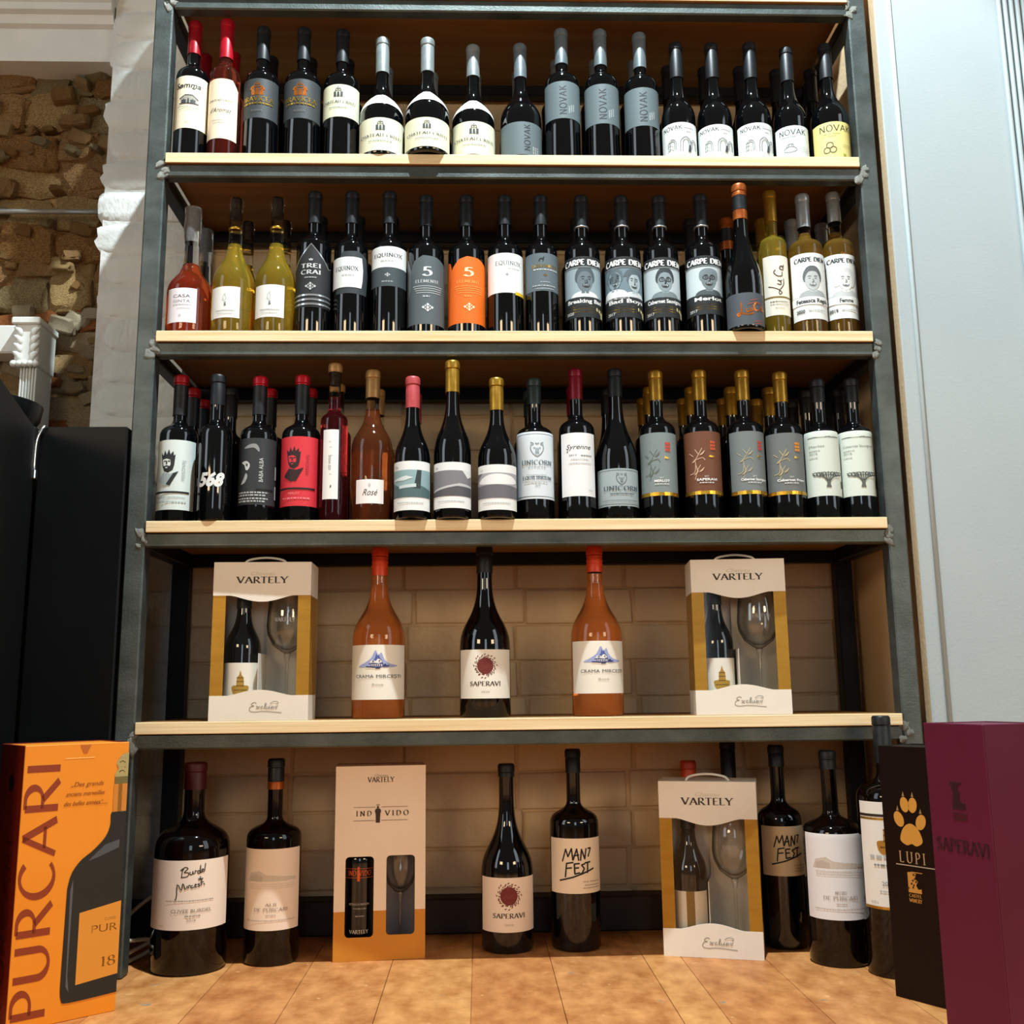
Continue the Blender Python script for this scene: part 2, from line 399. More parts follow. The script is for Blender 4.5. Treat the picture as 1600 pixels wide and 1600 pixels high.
# floor: old boards laid towards the shop, under them a dark subfloor
plank_m = [mat('floor_plank_%s' % n, a, b, rough=0.45, scale=(22, 13, 22), detail=10, lo=0.3, hi=0.7, bump=0.0022, bscale=45, spec=0.4)
           for n, a, b in (('amber', '#a0602e', '#d8985c'), ('honey', '#a86832', '#dca060'), ('russet', '#9d5c2c', '#d49256'))]
def speckle(m, c, scale, thr):
    nt = m.node_tree; b = nt.nodes['Principled BSDF']; src = b.inputs['Base Color'].links[0].from_socket
    tc = nt.nodes.new('ShaderNodeTexCoord'); nz = nt.nodes.new('ShaderNodeTexNoise')
    nz.inputs['Scale'].default_value = scale; nz.inputs['Detail'].default_value = 3
    nt.links.new(tc.outputs['Object'], nz.inputs['Vector'])
    cr = nt.nodes.new('ShaderNodeValToRGB'); cr.color_ramp.elements[0].position = thr; cr.color_ramp.elements[1].position = thr + 0.05
    nt.links.new(nz.outputs['Fac'], cr.inputs[0])
    mx = nt.nodes.new('ShaderNodeMix'); mx.data_type = 'RGBA'
    nt.links.new(cr.outputs[0], mx.inputs[0]); nt.links.new(src, mx.inputs[6]); mx.inputs[7].default_value = lin(c)
    nt.links.new(mx.outputs[2], b.inputs['Base Color'])
for m_ in plank_m:
    speckle(m_, '#857c70', 17, 0.70); speckle(m_, '#e0ae78', 38, 0.70)
floor = struct(link_mesh('floor', box_bm(-3.2, 3.2, -5.4, 0.7, -0.06, -0.006), mat('floor_base', '#a5662f', '#b97a42', rough=0.55, scale=(9, 3, 9))))
PX = [-1.95, -1.78, -1.60, -1.43, -1.26, -1.09, -0.92, -0.75, -0.585, -0.425, -0.265, -0.105, 0.052, 0.24, 0.315, 0.48, 0.65, 0.81, 0.97, 1.13, 1.30, 1.47, 1.64]
for i, (a, b) in enumerate(zip(PX, PX[1:])):
    link_mesh('plank', box_bm(a + .0005, b - .0005, -2.6, 0.40, -0.03, rnd.uniform(-.0004, 0), bevel=0.0005), plank_m[i % 3], floor)

# back wall: white painted bricks, each one its own piece, ragged at the left end
wall_back = struct(link_mesh('wall_back', box_bm(-1.045, 0.86, 0.3812, 0.62, 0, 2.46), [mortar_m, mortar_warm]))
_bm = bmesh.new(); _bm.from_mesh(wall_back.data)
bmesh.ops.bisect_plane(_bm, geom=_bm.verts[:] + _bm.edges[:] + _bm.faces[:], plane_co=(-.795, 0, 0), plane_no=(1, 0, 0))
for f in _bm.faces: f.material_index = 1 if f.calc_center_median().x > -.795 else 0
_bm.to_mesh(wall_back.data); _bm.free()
def brick_mesh(seed):
    bm = box_bm(-.5, .5, -.5, .5, -.5, .5)
    q = random.Random(seed)
    for v in bm.verts: v.co += Vector((q.uniform(-.012, .012), 0, q.uniform(-.012, .012)))
    bm2 = bm
    for v in bm2.verts: v.co = Vector((v.co.x * .262, v.co.y * .05, v.co.z * .0825))
    bmesh.ops.bevel(bm2, geom=bm2.edges[:], offset=.005, segments=2, affect='EDGES', profile=.6)
    me = bpy.data.meshes.new('brick'); bm2.to_mesh(me); bm2.free(); me.materials.append(brick_m if seed < 5 else brick_warm)
    me.polygons.foreach_set('use_smooth', [True] * len(me.polygons))
    return me
bricks = [brick_mesh(i) for i in range(10)]
def end_brick(seed):
    q = random.Random(90 + seed); o = Vector((seed * 5.1, 0, 0)); bm = box_bm(-.131, .131, -.025, .025, -.0415, .0415)
    bmesh.ops.subdivide_edges(bm, edges=[e for e in bm.edges if abs(e.verts[0].co.x - e.verts[1].co.x) < .01 and abs(e.verts[0].co.y - e.verts[1].co.y) < .01], cuts=6, use_grid_fill=True)
    bmesh.ops.subdivide_edges(bm, edges=[e for e in bm.edges if abs(e.verts[0].co.x - e.verts[1].co.x) > .1], cuts=7, use_grid_fill=True)
    for v in bm.verts:
        nx, nz = v.co.x / .131, v.co.z / .0415
        k = max(0, -nx) ** 6
        v.co.x += k * (.016 * abs(nz) ** 3 + .010 * noise.noise(Vector((nz * 2.2, seed * 3.3, 0))))
        if v.co.y < 0: v.co.y += (.007 * k + (.0065 * abs(nz) ** 7) + .0012 * (noise.noise(v.co * 30 + o)))
    me = bpy.data.meshes.new('brick'); bm.to_mesh(me); bm.free(); me.materials.append(brick_m)
    me.polygons.foreach_set('use_smooth', [True] * len(me.polygons)); me.set_sharp_from_angle(angle=R(60))
    return me
end_bricks = [end_brick(i) for i in range(7)]
ragged = {}
for c in range(28):
    z = 0.043 + c * 0.0862
    # the ragged end leans in a little towards the foot, as the old wall does
    x = -1.062 + rnd.uniform(-.014, .012) + (0.028 if z < 1.6 else 0) + (.012 if c % 2 == 0 else 0)
    ragged[c] = x
    first = True
    while x < 0.83:
        ln = (0.262 if not first else (0.30 if c % 4 else 0.135)) * rnd.uniform(.96, 1.04)
        ln = min(ln, 0.836 - x)
        if x < -.795 < x + ln: ln = -.795 - x        # warm light in the brick colour starts where the rack begins
        if ln > .012:
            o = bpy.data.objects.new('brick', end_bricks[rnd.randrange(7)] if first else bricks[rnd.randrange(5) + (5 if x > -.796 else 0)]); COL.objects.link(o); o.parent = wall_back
            o.location = (x + ln / 2, 0.4000 + rnd.uniform(-.0006, .0006), z + rnd.uniform(-.002, .002))
            o.scale = (ln / 0.262, 1, 1); o.rotation_euler = (0, R(rnd.uniform(-.3, .3)), 0)
        x += ln + (0.006 if abs(x + ln + .795) > .001 else 0.0); first = False

# left wall: bare rubble stone set back behind the bricks
wall_left = struct(link_mesh('wall_left', box_bm(-2.2, -1.02, 0.492, 0.66, 0, 2.6), clay_m))
def stone_mesh(seed, pale):
    q = random.Random(seed); bm = bmesh.new()
    bmesh.ops.create_icosphere(bm, subdivisions=3, radius=1)
    o = Vector((q.uniform(0, 90), q.uniform(0, 90), 0))
    for v in bm.verts:
        p = v.co.copy()
        e = 0.42
        for i in range(3): p[i] = math.copysign(abs(p[i]) ** e, p[i])
        p *= 1 + .22 * noise.noise(v.co * 1.6 + o) + .12 * noise.noise(v.co * 4 + o) + .07 * noise.noise(v.co * 9 + o)
        v.co = p * .5
    me = bpy.data.meshes.new('stone'); bm.to_mesh(me); bm.free()
    me.materials.append((stone_pale if pale else stone_ms)[seed % 4])
    me.polygons.foreach_set('use_smooth', [True] * len(me.polygons)); me.set_sharp_from_angle(angle=R(38))
    return me
stones = [[stone_mesh(i, False) for i in range(12)], [stone_mesh(40 + i, True) for i in range(12)]]
z = 0.95
while z < 2.24:
    hgt = rnd.uniform(.06, .125) if z > 1.5 else rnd.uniform(.045, .085)
    x = -1.75 + rnd.uniform(-.08, 0)
    while x < -1.05:
        ln = hgt * rnd.uniform(.9, 2.1)
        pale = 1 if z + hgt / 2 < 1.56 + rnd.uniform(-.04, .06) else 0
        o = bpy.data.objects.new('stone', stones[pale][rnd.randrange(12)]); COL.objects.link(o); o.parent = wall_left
        hh = hgt * rnd.uniform(.82, 1.05)
        o.location = (x + ln / 2, 0.515 + rnd.uniform(-.012, .012), z + hgt / 2 + rnd.uniform(-.012, .012))
        o.scale = (ln * 1.12, rnd.uniform(.075, .10), hh * 1.16); o.rotation_euler = (R(rnd.uniform(-6, 6)), R(rnd.uniform(-9, 9)), R(rnd.uniform(-6, 6)))
        x += ln
    z += hgt * .93
for k in range(110):                                     # small packing stones in the joints
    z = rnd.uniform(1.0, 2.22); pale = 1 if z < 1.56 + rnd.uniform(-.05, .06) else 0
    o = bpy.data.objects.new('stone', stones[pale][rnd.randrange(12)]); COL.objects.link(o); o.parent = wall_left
    s_ = rnd.uniform(.022, .06); o.location = (rnd.uniform(-1.62, -1.06), .482 + rnd.uniform(-.012, .006), z)
    o.scale = (s_ * rnd.uniform(1, 1.8), .05, s_ * rnd.uniform(.6, 1)); o.rotation_euler = (rnd.uniform(-.3, .3), rnd.uniform(-.5, .5), rnd.uniform(-.3, .3))
# white cornice over the stone
bm = bmesh.new()
pr = [(.52, 2.19), (.40, 2.19), (.40, 2.285), (.385, 2.29), (.375, 2.31), (.36, 2.315), (.36, 2.335), (.345, 2.345), (.345, 2.5), (.52, 2.5)]
va = [bm.verts.new((-2.2, y, z_)) for y, z_ in pr]; vb = [bm.verts.new((-1.05, y, z_)) for y, z_ in pr]
for i in range(len(pr)): bm.faces.new((va[i], va[(i + 1) % len(pr)], vb[(i + 1) % len(pr)], vb[i]))
bm.faces.new(va[::-1]); bm.faces.new(vb); bmesh.ops.recalc_face_normals(bm, faces=bm.faces[:])
struct(link_mesh('trim_1', bm, trim_white))
# right wall: a white pier whose left cheek shuts the shelf's niche
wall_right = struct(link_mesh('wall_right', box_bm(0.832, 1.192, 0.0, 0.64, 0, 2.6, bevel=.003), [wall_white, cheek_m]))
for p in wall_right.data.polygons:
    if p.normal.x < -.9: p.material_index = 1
link_mesh('bead_moulding', tube_bm([(0.866, -.001, 0), (0.866, -.001, 2.6)], .005, 8), wall_white, wall_right, smooth=True)
for k in range(5):
    link_mesh('flute_rib', box_bm(1.119 + k * .0145, 1.128 + k * .0145, -.009, .002, 0, 2.6, bevel=.003), wall_white, wall_right)
struct(link_mesh('wall_right_return', box_bm(1.192, 2.4, 0.10, 0.64, 0, 2.6), mat('grey_wall_paint', '#9aa3a6', '#a4adaf', rough=0.7, scale=(3, 3, 3))))
# dark skirting along the foot of the back wall
struct(link_mesh('baseboard_back', box_bm(-1.04, 0.828, 0.315, 0.375, 0, 0.076, bevel=.004), skirt_m))

# ------------------------------------------------------------------ the steel rack and its boards
rack = tag(empty('shelf_rack', (0, 0, 0)), 'tall welded dark steel rack frame carrying the five plywood shelf boards', 'shelf rack')
for sx in (-1, 1):
    for y0 in (0.0, 0.325):
        a, b = sorted((sx * 0.77, sx * 0.81))
        link_mesh('upright', box_bm(a, b, y0, y0 + .04 if y0 == 0 else y0 + .035, 0, 2.56, bevel=.003), steel if y0 == 0 else steel_black, rack)
def bead(seed):
    q = random.Random(seed); bm = bmesh.new(); bmesh.ops.create_icosphere(bm, subdivisions=2, radius=1)
    o = Vector((seed * 3.7, 0, 0))
    for v in bm.verts: v.co = v.co * (1 + .75 * noise.noise(v.co * 2.4 + o))
    me = bpy.data.meshes.new('weld_bead'); bm.to_mesh(me); bm.free(); me.materials.append(steel_edge)
    me.polygons.foreach_set('use_smooth', [True] * len(me.polygons)); return me
beads = [bead(i) for i in range(5)]
for i, zt in enumerate(SH):
    link_mesh('front_beam', box_bm(-.77, .77, 0.001, .031, zt - .053, zt - .0235, bevel=.003), steel, rack)
    link_mesh('back_beam', box_bm(-.77, .77, .327, .357, zt - .053, zt - .0235, bevel=.003), steel_black, rack)
    for sx in (-1, 1):
        a, b = sorted((sx * 0.772, sx * 0.802))
        link_mesh('side_beam', box_bm(a, b, .04, .325, zt - .053, zt - .0235, bevel=.003), steel_black, rack)
        for k in range(3):
            o = bpy.data.objects.new('weld_bead', beads[(i * 2 + k + (sx > 0)) % 5]); COL.objects.link(o); o.parent = rack
            o.location = (sx * (.771 + rnd.uniform(-.004, .012)), .001, zt - .038 + (k - 1) * .013)
            o.scale = (rnd.uniform(.008, .015), .004, rnd.uniform(.006, .011)); o.rotation_euler = (0, rnd.uniform(0, 6), 0)
link_mesh('shade_board', box_bm(-.768, .768, -.006, .358, 2.50, 2.5235), ply, rack)  # unseen upper board, added to shade the bricks at left
link_mesh('front_beam', box_bm(-.77, .77, .001, .031, 2.47, 2.4995), steel, rack)  # unseen beam under the added shading board
WHICH = ['topmost plywood shelf board at the very top edge of the picture', 'plywood shelf board under the row of grey and white labelled bottles, second from top',
         'plywood shelf board carrying the orange labelled bottle and the portrait bottles', 'plywood shelf board under the red labelled bottle, fourth from top',
         'lowest plywood shelf board, carrying two white gift boxes and three large bottles']
for i, zt in enumerate(SH):
    bm = box_bm(-.768, .768, -.006, .358, zt - .0235, zt, bevel=.0012)
    o = link_mesh('shelf_board', bm, [ply, ply_under])
    for p in o.data.polygons:
        if abs(p.normal.z) > .9: p.material_index = 1
    tag(o, WHICH[i] if i else 'topmost plywood shelf board above the first row of bottles', 'shelf board', 'plywood boards of the rack')

# ------------------------------------------------------------------ left side: cabinet, bowl, pilaster, conduit, cable
cab = tag(empty('black_cabinet', (-.907, 0, 0)), 'tall matt black cabinet with open door at far left beside the rack', 'cabinet')
link_mesh('cabinet_body', box_bm(-.090, .090, 0.0, .165, 0, 1.083, bevel=.003), black_paint, cab)
d0 = Vector((-.094, -.004)); d1 = Vector((.0, -.385)); dd = (d1 - d0).normalized(); dn = Vector((dd.y, -dd.x))
bm = bmesh.new()
P4 = [d0, d1, d1 + dn * .02, d0 + dn * .02]
for q in P4: bm.verts.new((q.x, q.y, 0.02))
for q in P4: bm.verts.new((q.x, q.y, 1.075))
bm.verts.ensure_lookup_table()
for q in ((0, 1, 2, 3), (4, 5, 6, 7), (0, 1, 5, 4), (1, 2, 6, 5), (2, 3, 7, 6), (3, 0, 4, 7)): bm.faces.new([bm.verts[i] for i in q])
bmesh.ops.recalc_face_normals(bm, faces=bm.faces[:]); bmesh.ops.bevel(bm, geom=bm.edges[:], offset=.003, segments=1, affect='EDGES')
door = link_mesh('cabinet_door', bm, black_paint, cab)
link_mesh('door_hook', tube_bm(smooth_pts([(-.078, -.004, 1.082), (-.083, -.013, 1.07), (-.089, -.016, 1.045), (-.090, -.016, 1.0), (-.090, -.014, .985)], 5), .004, 8), chrome, cab, smooth=True)
link_mesh('door_catch', box_bm(-.096, -.084, -.022, -.008, .968, .988, bevel=.002), chrome, cab)
tag(link_mesh('black_bowl', lathe_bm([(0, 0), (.05, 0), (.085, .02), (.11, .06), (.115, .09), (.10, .095), (.09, .06), (.05, .03), (0, .025)], 36),
    mat('black_ceramic', '#0c0f10', '#15191a', rough=.25, scale=(8, 8, 8)), smooth=True, auto=40), 'round black bowl half hidden behind the open cabinet door', 'bowl').location = (-1.205, .20, 1.0995)
side_t = tag(link_mesh('low_table', box_bm(-1.36, -1.03, .05, .33, 0, 1.0985, bevel=.004), black_paint), 'black plinth behind the open cabinet door carrying the round bowl', 'plinth')
pil = tag(empty('carved_pilaster', (-1.2, .30, 0)), 'white carved pilaster with fluted shaft and scrolled capital before the stone wall', 'pilaster')
link_mesh('shaft', box_bm(-.016, .026, .062, .15, 0, 1.332, bevel=.002), trim_white, pil)
for k in range(6): link_mesh('flute', box_bm(-.013 + k * .0072, -.0088 + k * .0072, .057, .064, .2, 1.375, bevel=.0012), trim_white, pil)
link_mesh('capital', box_bm(-.028, .030, .05, .152, 1.33, 1.45, bevel=.004), trim_white, pil)
link_mesh('abacus', box_bm(-.036, .034, .04, .154, 1.437, 1.455, bevel=.003), trim_white, pil)
link_mesh('lintel', box_bm(-.40, -.028, .08, .15, 1.375, 1.448, bevel=.004), trim_white, pil)
for sx in (-1, 1):
    for k in range(4):
        bm = bmesh.new(); bmesh.ops.create_icosphere(bm, subdivisions=2, radius=1)
        for v in bm.verts: v.co = Vector((v.co.x * .008 + sx * .006 * v.co.z * v.co.z, v.co.y * .006, v.co.z * .016))
        o = link_mesh('carved_leaf', bm, trim_white, pil, smooth=True); o.location = (.001 + sx * .018, .049, 1.358 + k * .021); o.rotation_euler = (0, sx * .6, 0)
for k in range(5):
    bm = bmesh.new(); bmesh.ops.create_icosphere(bm, subdivisions=2, radius=.009)
    o = link_mesh('carved_bud', bm, trim_white, pil, smooth=True); o.location = (-.026 + k * .0135, .048, 1.336)
tag(link_mesh('steel_conduit', tube_bm([(-1.9, .43, 1.777), (-1.03, .43, 1.777)], .0065, 10), mat('grey_conduit', '#8f9492', '#a2a6a4', rough=.4, metal=.5, scale=(20, 20, 20)), smooth=True), 'thin grey steel conduit running across the bare stone wall', 'conduit')
cbl = smooth_pts([(-.70, .30, .13), (-.745, .27, .128), (-.785, .19, .11), (-.805, .10, .085), (-.808, .07, .06), (-.79, .09, .05), (-.765, .14, .04), (-.765, .16, .018), (-.79, .12, .007), (-.806, .08, .006),
                  (-.806, .07, .015), (-.79, .11, .024), (-.75, .2, .036), (-.70, .28, .05)], 8)
tag(link_mesh('power_cable', tube_bm(cbl, .004, 8), cable_m, smooth=True), 'white looped cable on the floor between orange box and first bottle', 'cable')

# ------------------------------------------------------------------ label artwork
K, DK, MG, LG = '#17181a', '#3b3f42', '#7d8486', '#b9bfbe'
def crest(A, x, y, k, c):
    A.gp([[(-.5, -.5), (-.2, -.5), (-.25, .2), (-.5, .1)], [(.5, -.5), (.2, -.5), (.25, .2), (.5, .1)], [(-.16, -.5), (.16, -.5), (.1, .1), (-.1, .1)]], x, y, k, c)
    A.g([[(-.3, .3), (-.18, .55), (0, .4), (.18, .55), (.3, .3)], [(-.35, .25), (.35, .25)], [(0, .5), (0, .75)]], x, y, k, .018, c)
def diamond(A, x, y, k, c):
    for a, b in ((0, .55), (0, -.55), (.8, 0), (-.8, 0), (0, 0)): A.gp([[(a - .3, b), (a, b + .3), (a + .3, b), (a, b - .3)]], x, y, k, c); A.n -= 1
    for a, b in ((.42, .3), (-.42, .3), (.42, -.3), (-.42, -.3)): A.gp([[(a - .18, b), (a, b + .18), (a + .18, b), (a, b - .18)]], x, y, k, c); A.n -= 1
    A.n += 1
def person(A, x, y, k, skin, hair, shirt, feat, look=0, hairtop=1.0, glasses=False, hat=False, long=False):
    """a small printed portrait in grey tones"""
    A.gp([smooth_pts([(-1.15, -1.6), (-.95, -1.05), (-.4, -.82), (.4, -.82), (.95, -1.05), (1.15, -1.6)], 4)], x, y, k, shirt)
    A.gp([[(-.26, -.95), (.26, -.95), (.22, -.4), (-.22, -.4)]], x, y, k, skin)
    if long: A.gp([smooth_pts([(-.78, -.5), (-.86, .3), (-.5, .98), (.2, 1.02), (.8, .6), (.78, -.1), (.5, -.55), (0, -.2)], 4, True)], x, y, k, hair)
    else: A.gp([smooth_pts([(-.62, -.1), (-.66, .5), (-.3, .92 * hairtop), (.3, .92 * hairtop), (.66, .5), (.62, -.1), (0, -.3)], 4, True)], x, y, k, hair)
    A.gp([smooth_pts([(-.5, .25), (-.54, -.15), (-.36, -.6), (0, -.82), (.36, -.6), (.54, -.15), (.5, .25), (.25, .62), (-.25, .62)], 4, True)], x, y, k, skin)
    o = .08 * look
    if hat: A.gp([smooth_pts([(-.95, .42), (-.3, .6), (.5, .62), (.98, .36), (.62, .95), (-.5, 1.02)], 4, True)], x, y, k, hair)
    for sx in (-1, 1):
        A.gp([[(o + sx * .22 - .1, .1), (o + sx * .22, .15), (o + sx * .22 + .1, .1), (o + sx * .22, .06)]], x, y, k, feat)
        A.g([[(o + sx * .34, .24), (o + sx * .22, .29), (o + sx * .1, .25)]], x, y, k, .012, feat)
        if glasses: A.g([arc(o + sx * .24, .1, .19, .14, 0, 360, 14)], x, y, k, .012, feat, smooth=False)
    A.g([[(o + .02, .05), (o + .08, -.15), (o - .05, -.18)]], x, y, k, .012, feat)
    A.gp([smooth_pts([(o - .26, -.32), (o, -.37), (o + .26, -.32), (o + .14, -.5), (o - .14, -.5)], 3, True)], x, y, k, feat)
    A.gp([[(o - .2, -.345), (o + .2, -.345), (o + .13, -.42), (o - .13, -.42)]], x, y, k, '#e9efee')
def a_somma(A):
    A.t('Somma', -.05, .77, .10, K, w=1.15, shear=.2, bold=.02)
    A.g([[(-1.9, 0), (-2.3, .5), (-1.7, .8), (-1.2, .5)], [(1.6, .1), (2.2, -.2), (2.5, .2)]], -.1, .76, .06, .016, K)
    A.gp([[(-1, -.6), (-1, .1), (-.5, .5), (.6, .5), (1.1, .05), (1.1, -.6)]], 0, .55, .13, '#9c9a8c')
    A.g([[(-1.2, .1), (-.4, .6), (.5, .6), (1.3, 0)], [(-1.2, -.62), (1.3, -.62)], [(-.6, -.6), (-.6, 0)], [(0, -.6), (0, .1)], [(.6, -.6), (.6, 0)]], 0, .55, .13, .02, DK, smooth=False)
    for i in range(5): A.gp([[(-.9 + i * .4, -.6), (-.68 + i * .4, -.6), (-.68 + i * .4, -.1), (-.9 + i * .4, -.1)]], 0, .55, .13, DK); A.n -= 1
    A.n += 1
    A.dash(-.5, .5, .40, .012, MG, 1); A.dash(-.4, .4, .36, .012, LG, 2); A.t('2019', 0, .1, .025, MG)
def a_ros1(A):
    A.t('CHATEAU CRISTI', 0, .62, .032, DK, w=1.3, font='serif'); A.t("d'Aromat", 0, .44, .07, DK, w=1.1, shear=.4)
    A.dash(-.4, .4, .30, .012, LG, 3); A.dash(-.3, .3, .26, .012, LG, 4)
def a_bra(A):
    crest(A, 0, .72, .28, 'copper'); A.g([[(-.9, 0), (-.6, .4), (-.4, 0)], [(.9, 0), (.6, .4), (.4, 0)]], 0, .72, .18, .03, 'copper')
    A.t('BRAVICEA', 0, .43, .11, 'gold', w=1.3, font='serif', thick=.2); A.dash(-.62, .62, .35, .04, 'gold', 5)
    A.t('RESERVE', 0, .16, .05, '#6a6560')
def a_cri(A):
    crest(A, 0, .74, .26, DK); A.t('CHATEAU CRISTI', 0, .42, .085, DK, w=1.35, font='serif'); A.dash(-.35, .35, .28, .025, MG, 6)
def a_nov_v(A):
    A.t('NOVAK', .12, .1, .17, '#242b2e', font='serif', serif=False, thick=.14, thin=.1, rot=90, al='l', w=.78, gap=.16)
    for i in range(3): A.t('winery', .26 + i * .09, .14 + .03 * i, .05, '#c9d2d2', rot=90, al='l')
def a_nov_low(A):
    A.t('NOVAK', .2, .12, .17, '#1d2426', font='serif', serif=False, thick=.14, thin=.1, rot=90, al='l', w=.8, gap=.16)
    for i in range(3): A.t('winery', .34 + i * .09, .04, .06, '#d4dcdc', rot=90, al='l')
def a_nw(A):
    A.t('NOVAK', -.36, .80, .115, '#2e3435', w=.86, font='serif', serif=False, thick=.15, thin=.1); A.dash(.15, .62, .83, .018, MG, 7); A.dash(.25, .45, .72, .018, MG, 8)
    for i, (x, k) in enumerate(((-.32, .15), (.26, .2), (.62, .14))):
        A.g([[(-.9, -1), (-.85, .4), (-.4, 1), (.1, 1), (.5, .4), (.55, -1)], [(-.6, -1), (-.55, .3), (-.25, .7), (0, .7), (.25, .3), (.3, -1)]], x, .36, k, .022, MG)
    A.gp([[(.3, -1), (.7, -1), (.8, -.3), (.65, .1), (.45, -.2)]], .2, .34, .2, DK)
    A.g([[(-1, .2), (-.2, .5), (.4, .3)], [(-1, -.4), (-.4, -.1), (.3, -.5)], [(-.9, -1.2), (-.2, -.8), (.3, -1.3)]], -.36, .4, .16, .02, LG)
    A.dash(-.5, .6, .05, .02, LG, 9)
def a_nw4(A):
    A.t('NOVAK', -.12, .72, .17, '#2e3435', w=1.2, font='serif', serif=False, thick=.13, thin=.09); A.dash(-.62, 0, .64, .02, MG, 10)
    A.g([[(-1, -.3), (-.9, .2), (0, .5), (.9, .2), (1, -.3), (0, -.55), (-1, -.3)], [(-.6, .3), (-.5, .8), (.1, 1), (.5, .8), (.6, .3)], [(-.3, .4), (-.2, .9)], [(.3, .45), (.25, .9)]], -.25, .26, .17, .02, MG)
    for i in range(3): A.dash(.15, .62, .3 - i * .06, .016, LG, 11 + i)
def a_ny(A):
    A.t('NOVAK', -.02, .74, .17, '#3a3a2c', w=1.25, font='serif', serif=False, thick=.13, thin=.09)
    A.t('FLOARE DOMNEASCA', -.22, .65, .03, '#6d6a45', w=.7); A.t('& SAUVIGNON', -.3, .59, .03, '#6d6a45', w=.5)
    for a in (90, 210, 330):
        A.g([arc(.5 * math.cos(R(a)), .5 * math.sin(R(a)), .48, .48, 0, 360, 18)], -.28, .27, .17, .022, '#5c593e', smooth=False)
    A.dash(.2, .6, .34, .016, '#a59c5e', 15); A.dash(.2, .6, .29, .016, '#a59c5e', 16); A.rect(.2, .05, .32, .1, '#9aa53a')
def a_casa(A):
    A.t('CASA', .05, .72, .09, '#5c5a5c', w=1.1); A.t('GINTA', .05, .58, .08, '#8b888b', w=1.1); A.dash(-.5, .7, .5, .03, LG, 17); A.dash(-.2, .6, .4, .02, LG, 18)
    A.g([arc(0, 0, 1, 1, 0, 360, 10)], 0, .2, .03, .012, LG, smooth=False)
def a_bird(A):
    A.g([[(0, -1.2), (-.1, -.4), (-.3, .2), (0, .8), (.2, 1)], [(-.1, -.4), (.2, .1), (0, .8)], [(-.4, -.2), (-.1, 0)]], .08, .6, .2, .016, LG)
    A.gp([[(-.3, -1.3), (.3, -1.3), (.1, -.7), (.2, -.2), (-.1, -.5)]], .12, .55, .13, '#6c7174')
    A.t('SAUVIGNON', .1, .2, .045, DK, w=1.2); A.dash(-.4, .6, .12, .025, LG, 19)
def a_trei(A):
    A.stroke([(-1.0, .66), (-.82, .63), (0, .985), (.82, .63), (1.0, .66)], .02, 'silver')
    A.g([[(-1, .2), (-.5, -.3), (0, .4), (.5, -.3), (1, .2)], [(-.8, -.5), (.8, -.5)]], 0, .74, .03, .01, '#c4cacb')
    A.t('TREI', 0, .61, .062, '#c4cacb', w=.82, font='serif', thick=.24, thin=.12); A.t('CRAI', 0, .51, .062, '#c4cacb', w=.82, font='serif', thick=.24, thin=.12)
    A.dash(-.25, .25, .45, .014, '#b9c0c1', 20); diamond(A, 0, .32, .075, '#b9c0c1')
    for y in (.17, .1, .03): A.rect(-1, y, 1, y + .028, 'silver')
def a_eqw(A): A.t('EQUINOX', .1, .56, .13, '#2c3336', w=1.2, font='serif'); A.dash(-.1, .5, .38, .045, LG, 21)
def a_eq2w(A): A.t('EQUINOX', 0, .5, .17, '#2c3336', w=1.25, font='serif'); A.dash(-.28, .28, .28, .06, LG, 22)
def a_eq2d(A): diamond(A, 0, .6, .13, '#c9d2d2'); A.dash(-.24, .24, .22, .06, '#9ba6a8', 23)
def a_elem(A, c2, c3):
    A.t('5', .06, .70, .13, c2, w=.34, font='serif', thick=.2, thin=.08); A.t('ELEMENTE', .06, .60, .042, c3, w=.9, font='serif', thick=.22)
    for i in range(4): A.rect(-.5 + .05 * i, .545 - i * .032, .68 - .03 * i, .553 - i * .032, c3); A.n -= 1
    A.n += 1
    A.dash(-.1, .15, .39, .02, c3, 24); diamond(A, .08, .24, .075, c2)
def a_el1(A): A.poly([(-1, .98), (-.9, 1), (-.78, .97), (-.6, .8), (-.62, .5), (-.86, .35), (-1, .4)], '#6c787c'); a_elem(A, '#dfe6e6', '#bcc5c6')
def a_el2(A): A.poly([(-.72, .72), (-.68, .72), (-.86, .1), (-.9, .1)], '#c9520a'); a_elem(A, '#f4e3b4', '#f0a04a')
def a_eq3(A):
    A.t('EQUINOX', .12, .70, .1, '#7d8486', w=1.1, font='serif'); A.dash(.1, .6, .6, .025, LG, 25)
    A.gp([[(0, 1), (.25, .25), (1, 0), (.25, -.25), (0, -1), (-.25, -.25), (-1, 0), (-.25, .25)]], .05, .46, .055, '#9aa2a4')
    A.rect(.38, -.04, 1.0, .04, '#e8c21c')
def a_horse(A):
    A.gp([[(-1, -.7), (-.7, .2), (-.3, .5), (.5, .5), (.8, 1), (1.15, .8), (.9, .3), (.7, -.9), (.55, -.9), (.45, -.1), (-.3, 0), (-.5, -.8), (-.7, -.8), (-.65, -.1), (-.85, -.7)]], -.05, .83, .075, '#1b2124')
    A.t('EQUINOX', .1, .62, .075, 'gold', w=1.2, font='serif', thick=.2); A.dash(-.4, .75, .55, .03, '#c3cbcc', 26); diamond(A, .12, .42, .05, 'gold')
    A.dash(-.1, .3, .22, .02, '#aab3b5', 27); A.dash(-.45, .6, .12, .03, '#aab3b5', 28); A.dash(-.3, .5, .05, .02, '#aab3b5', 29)
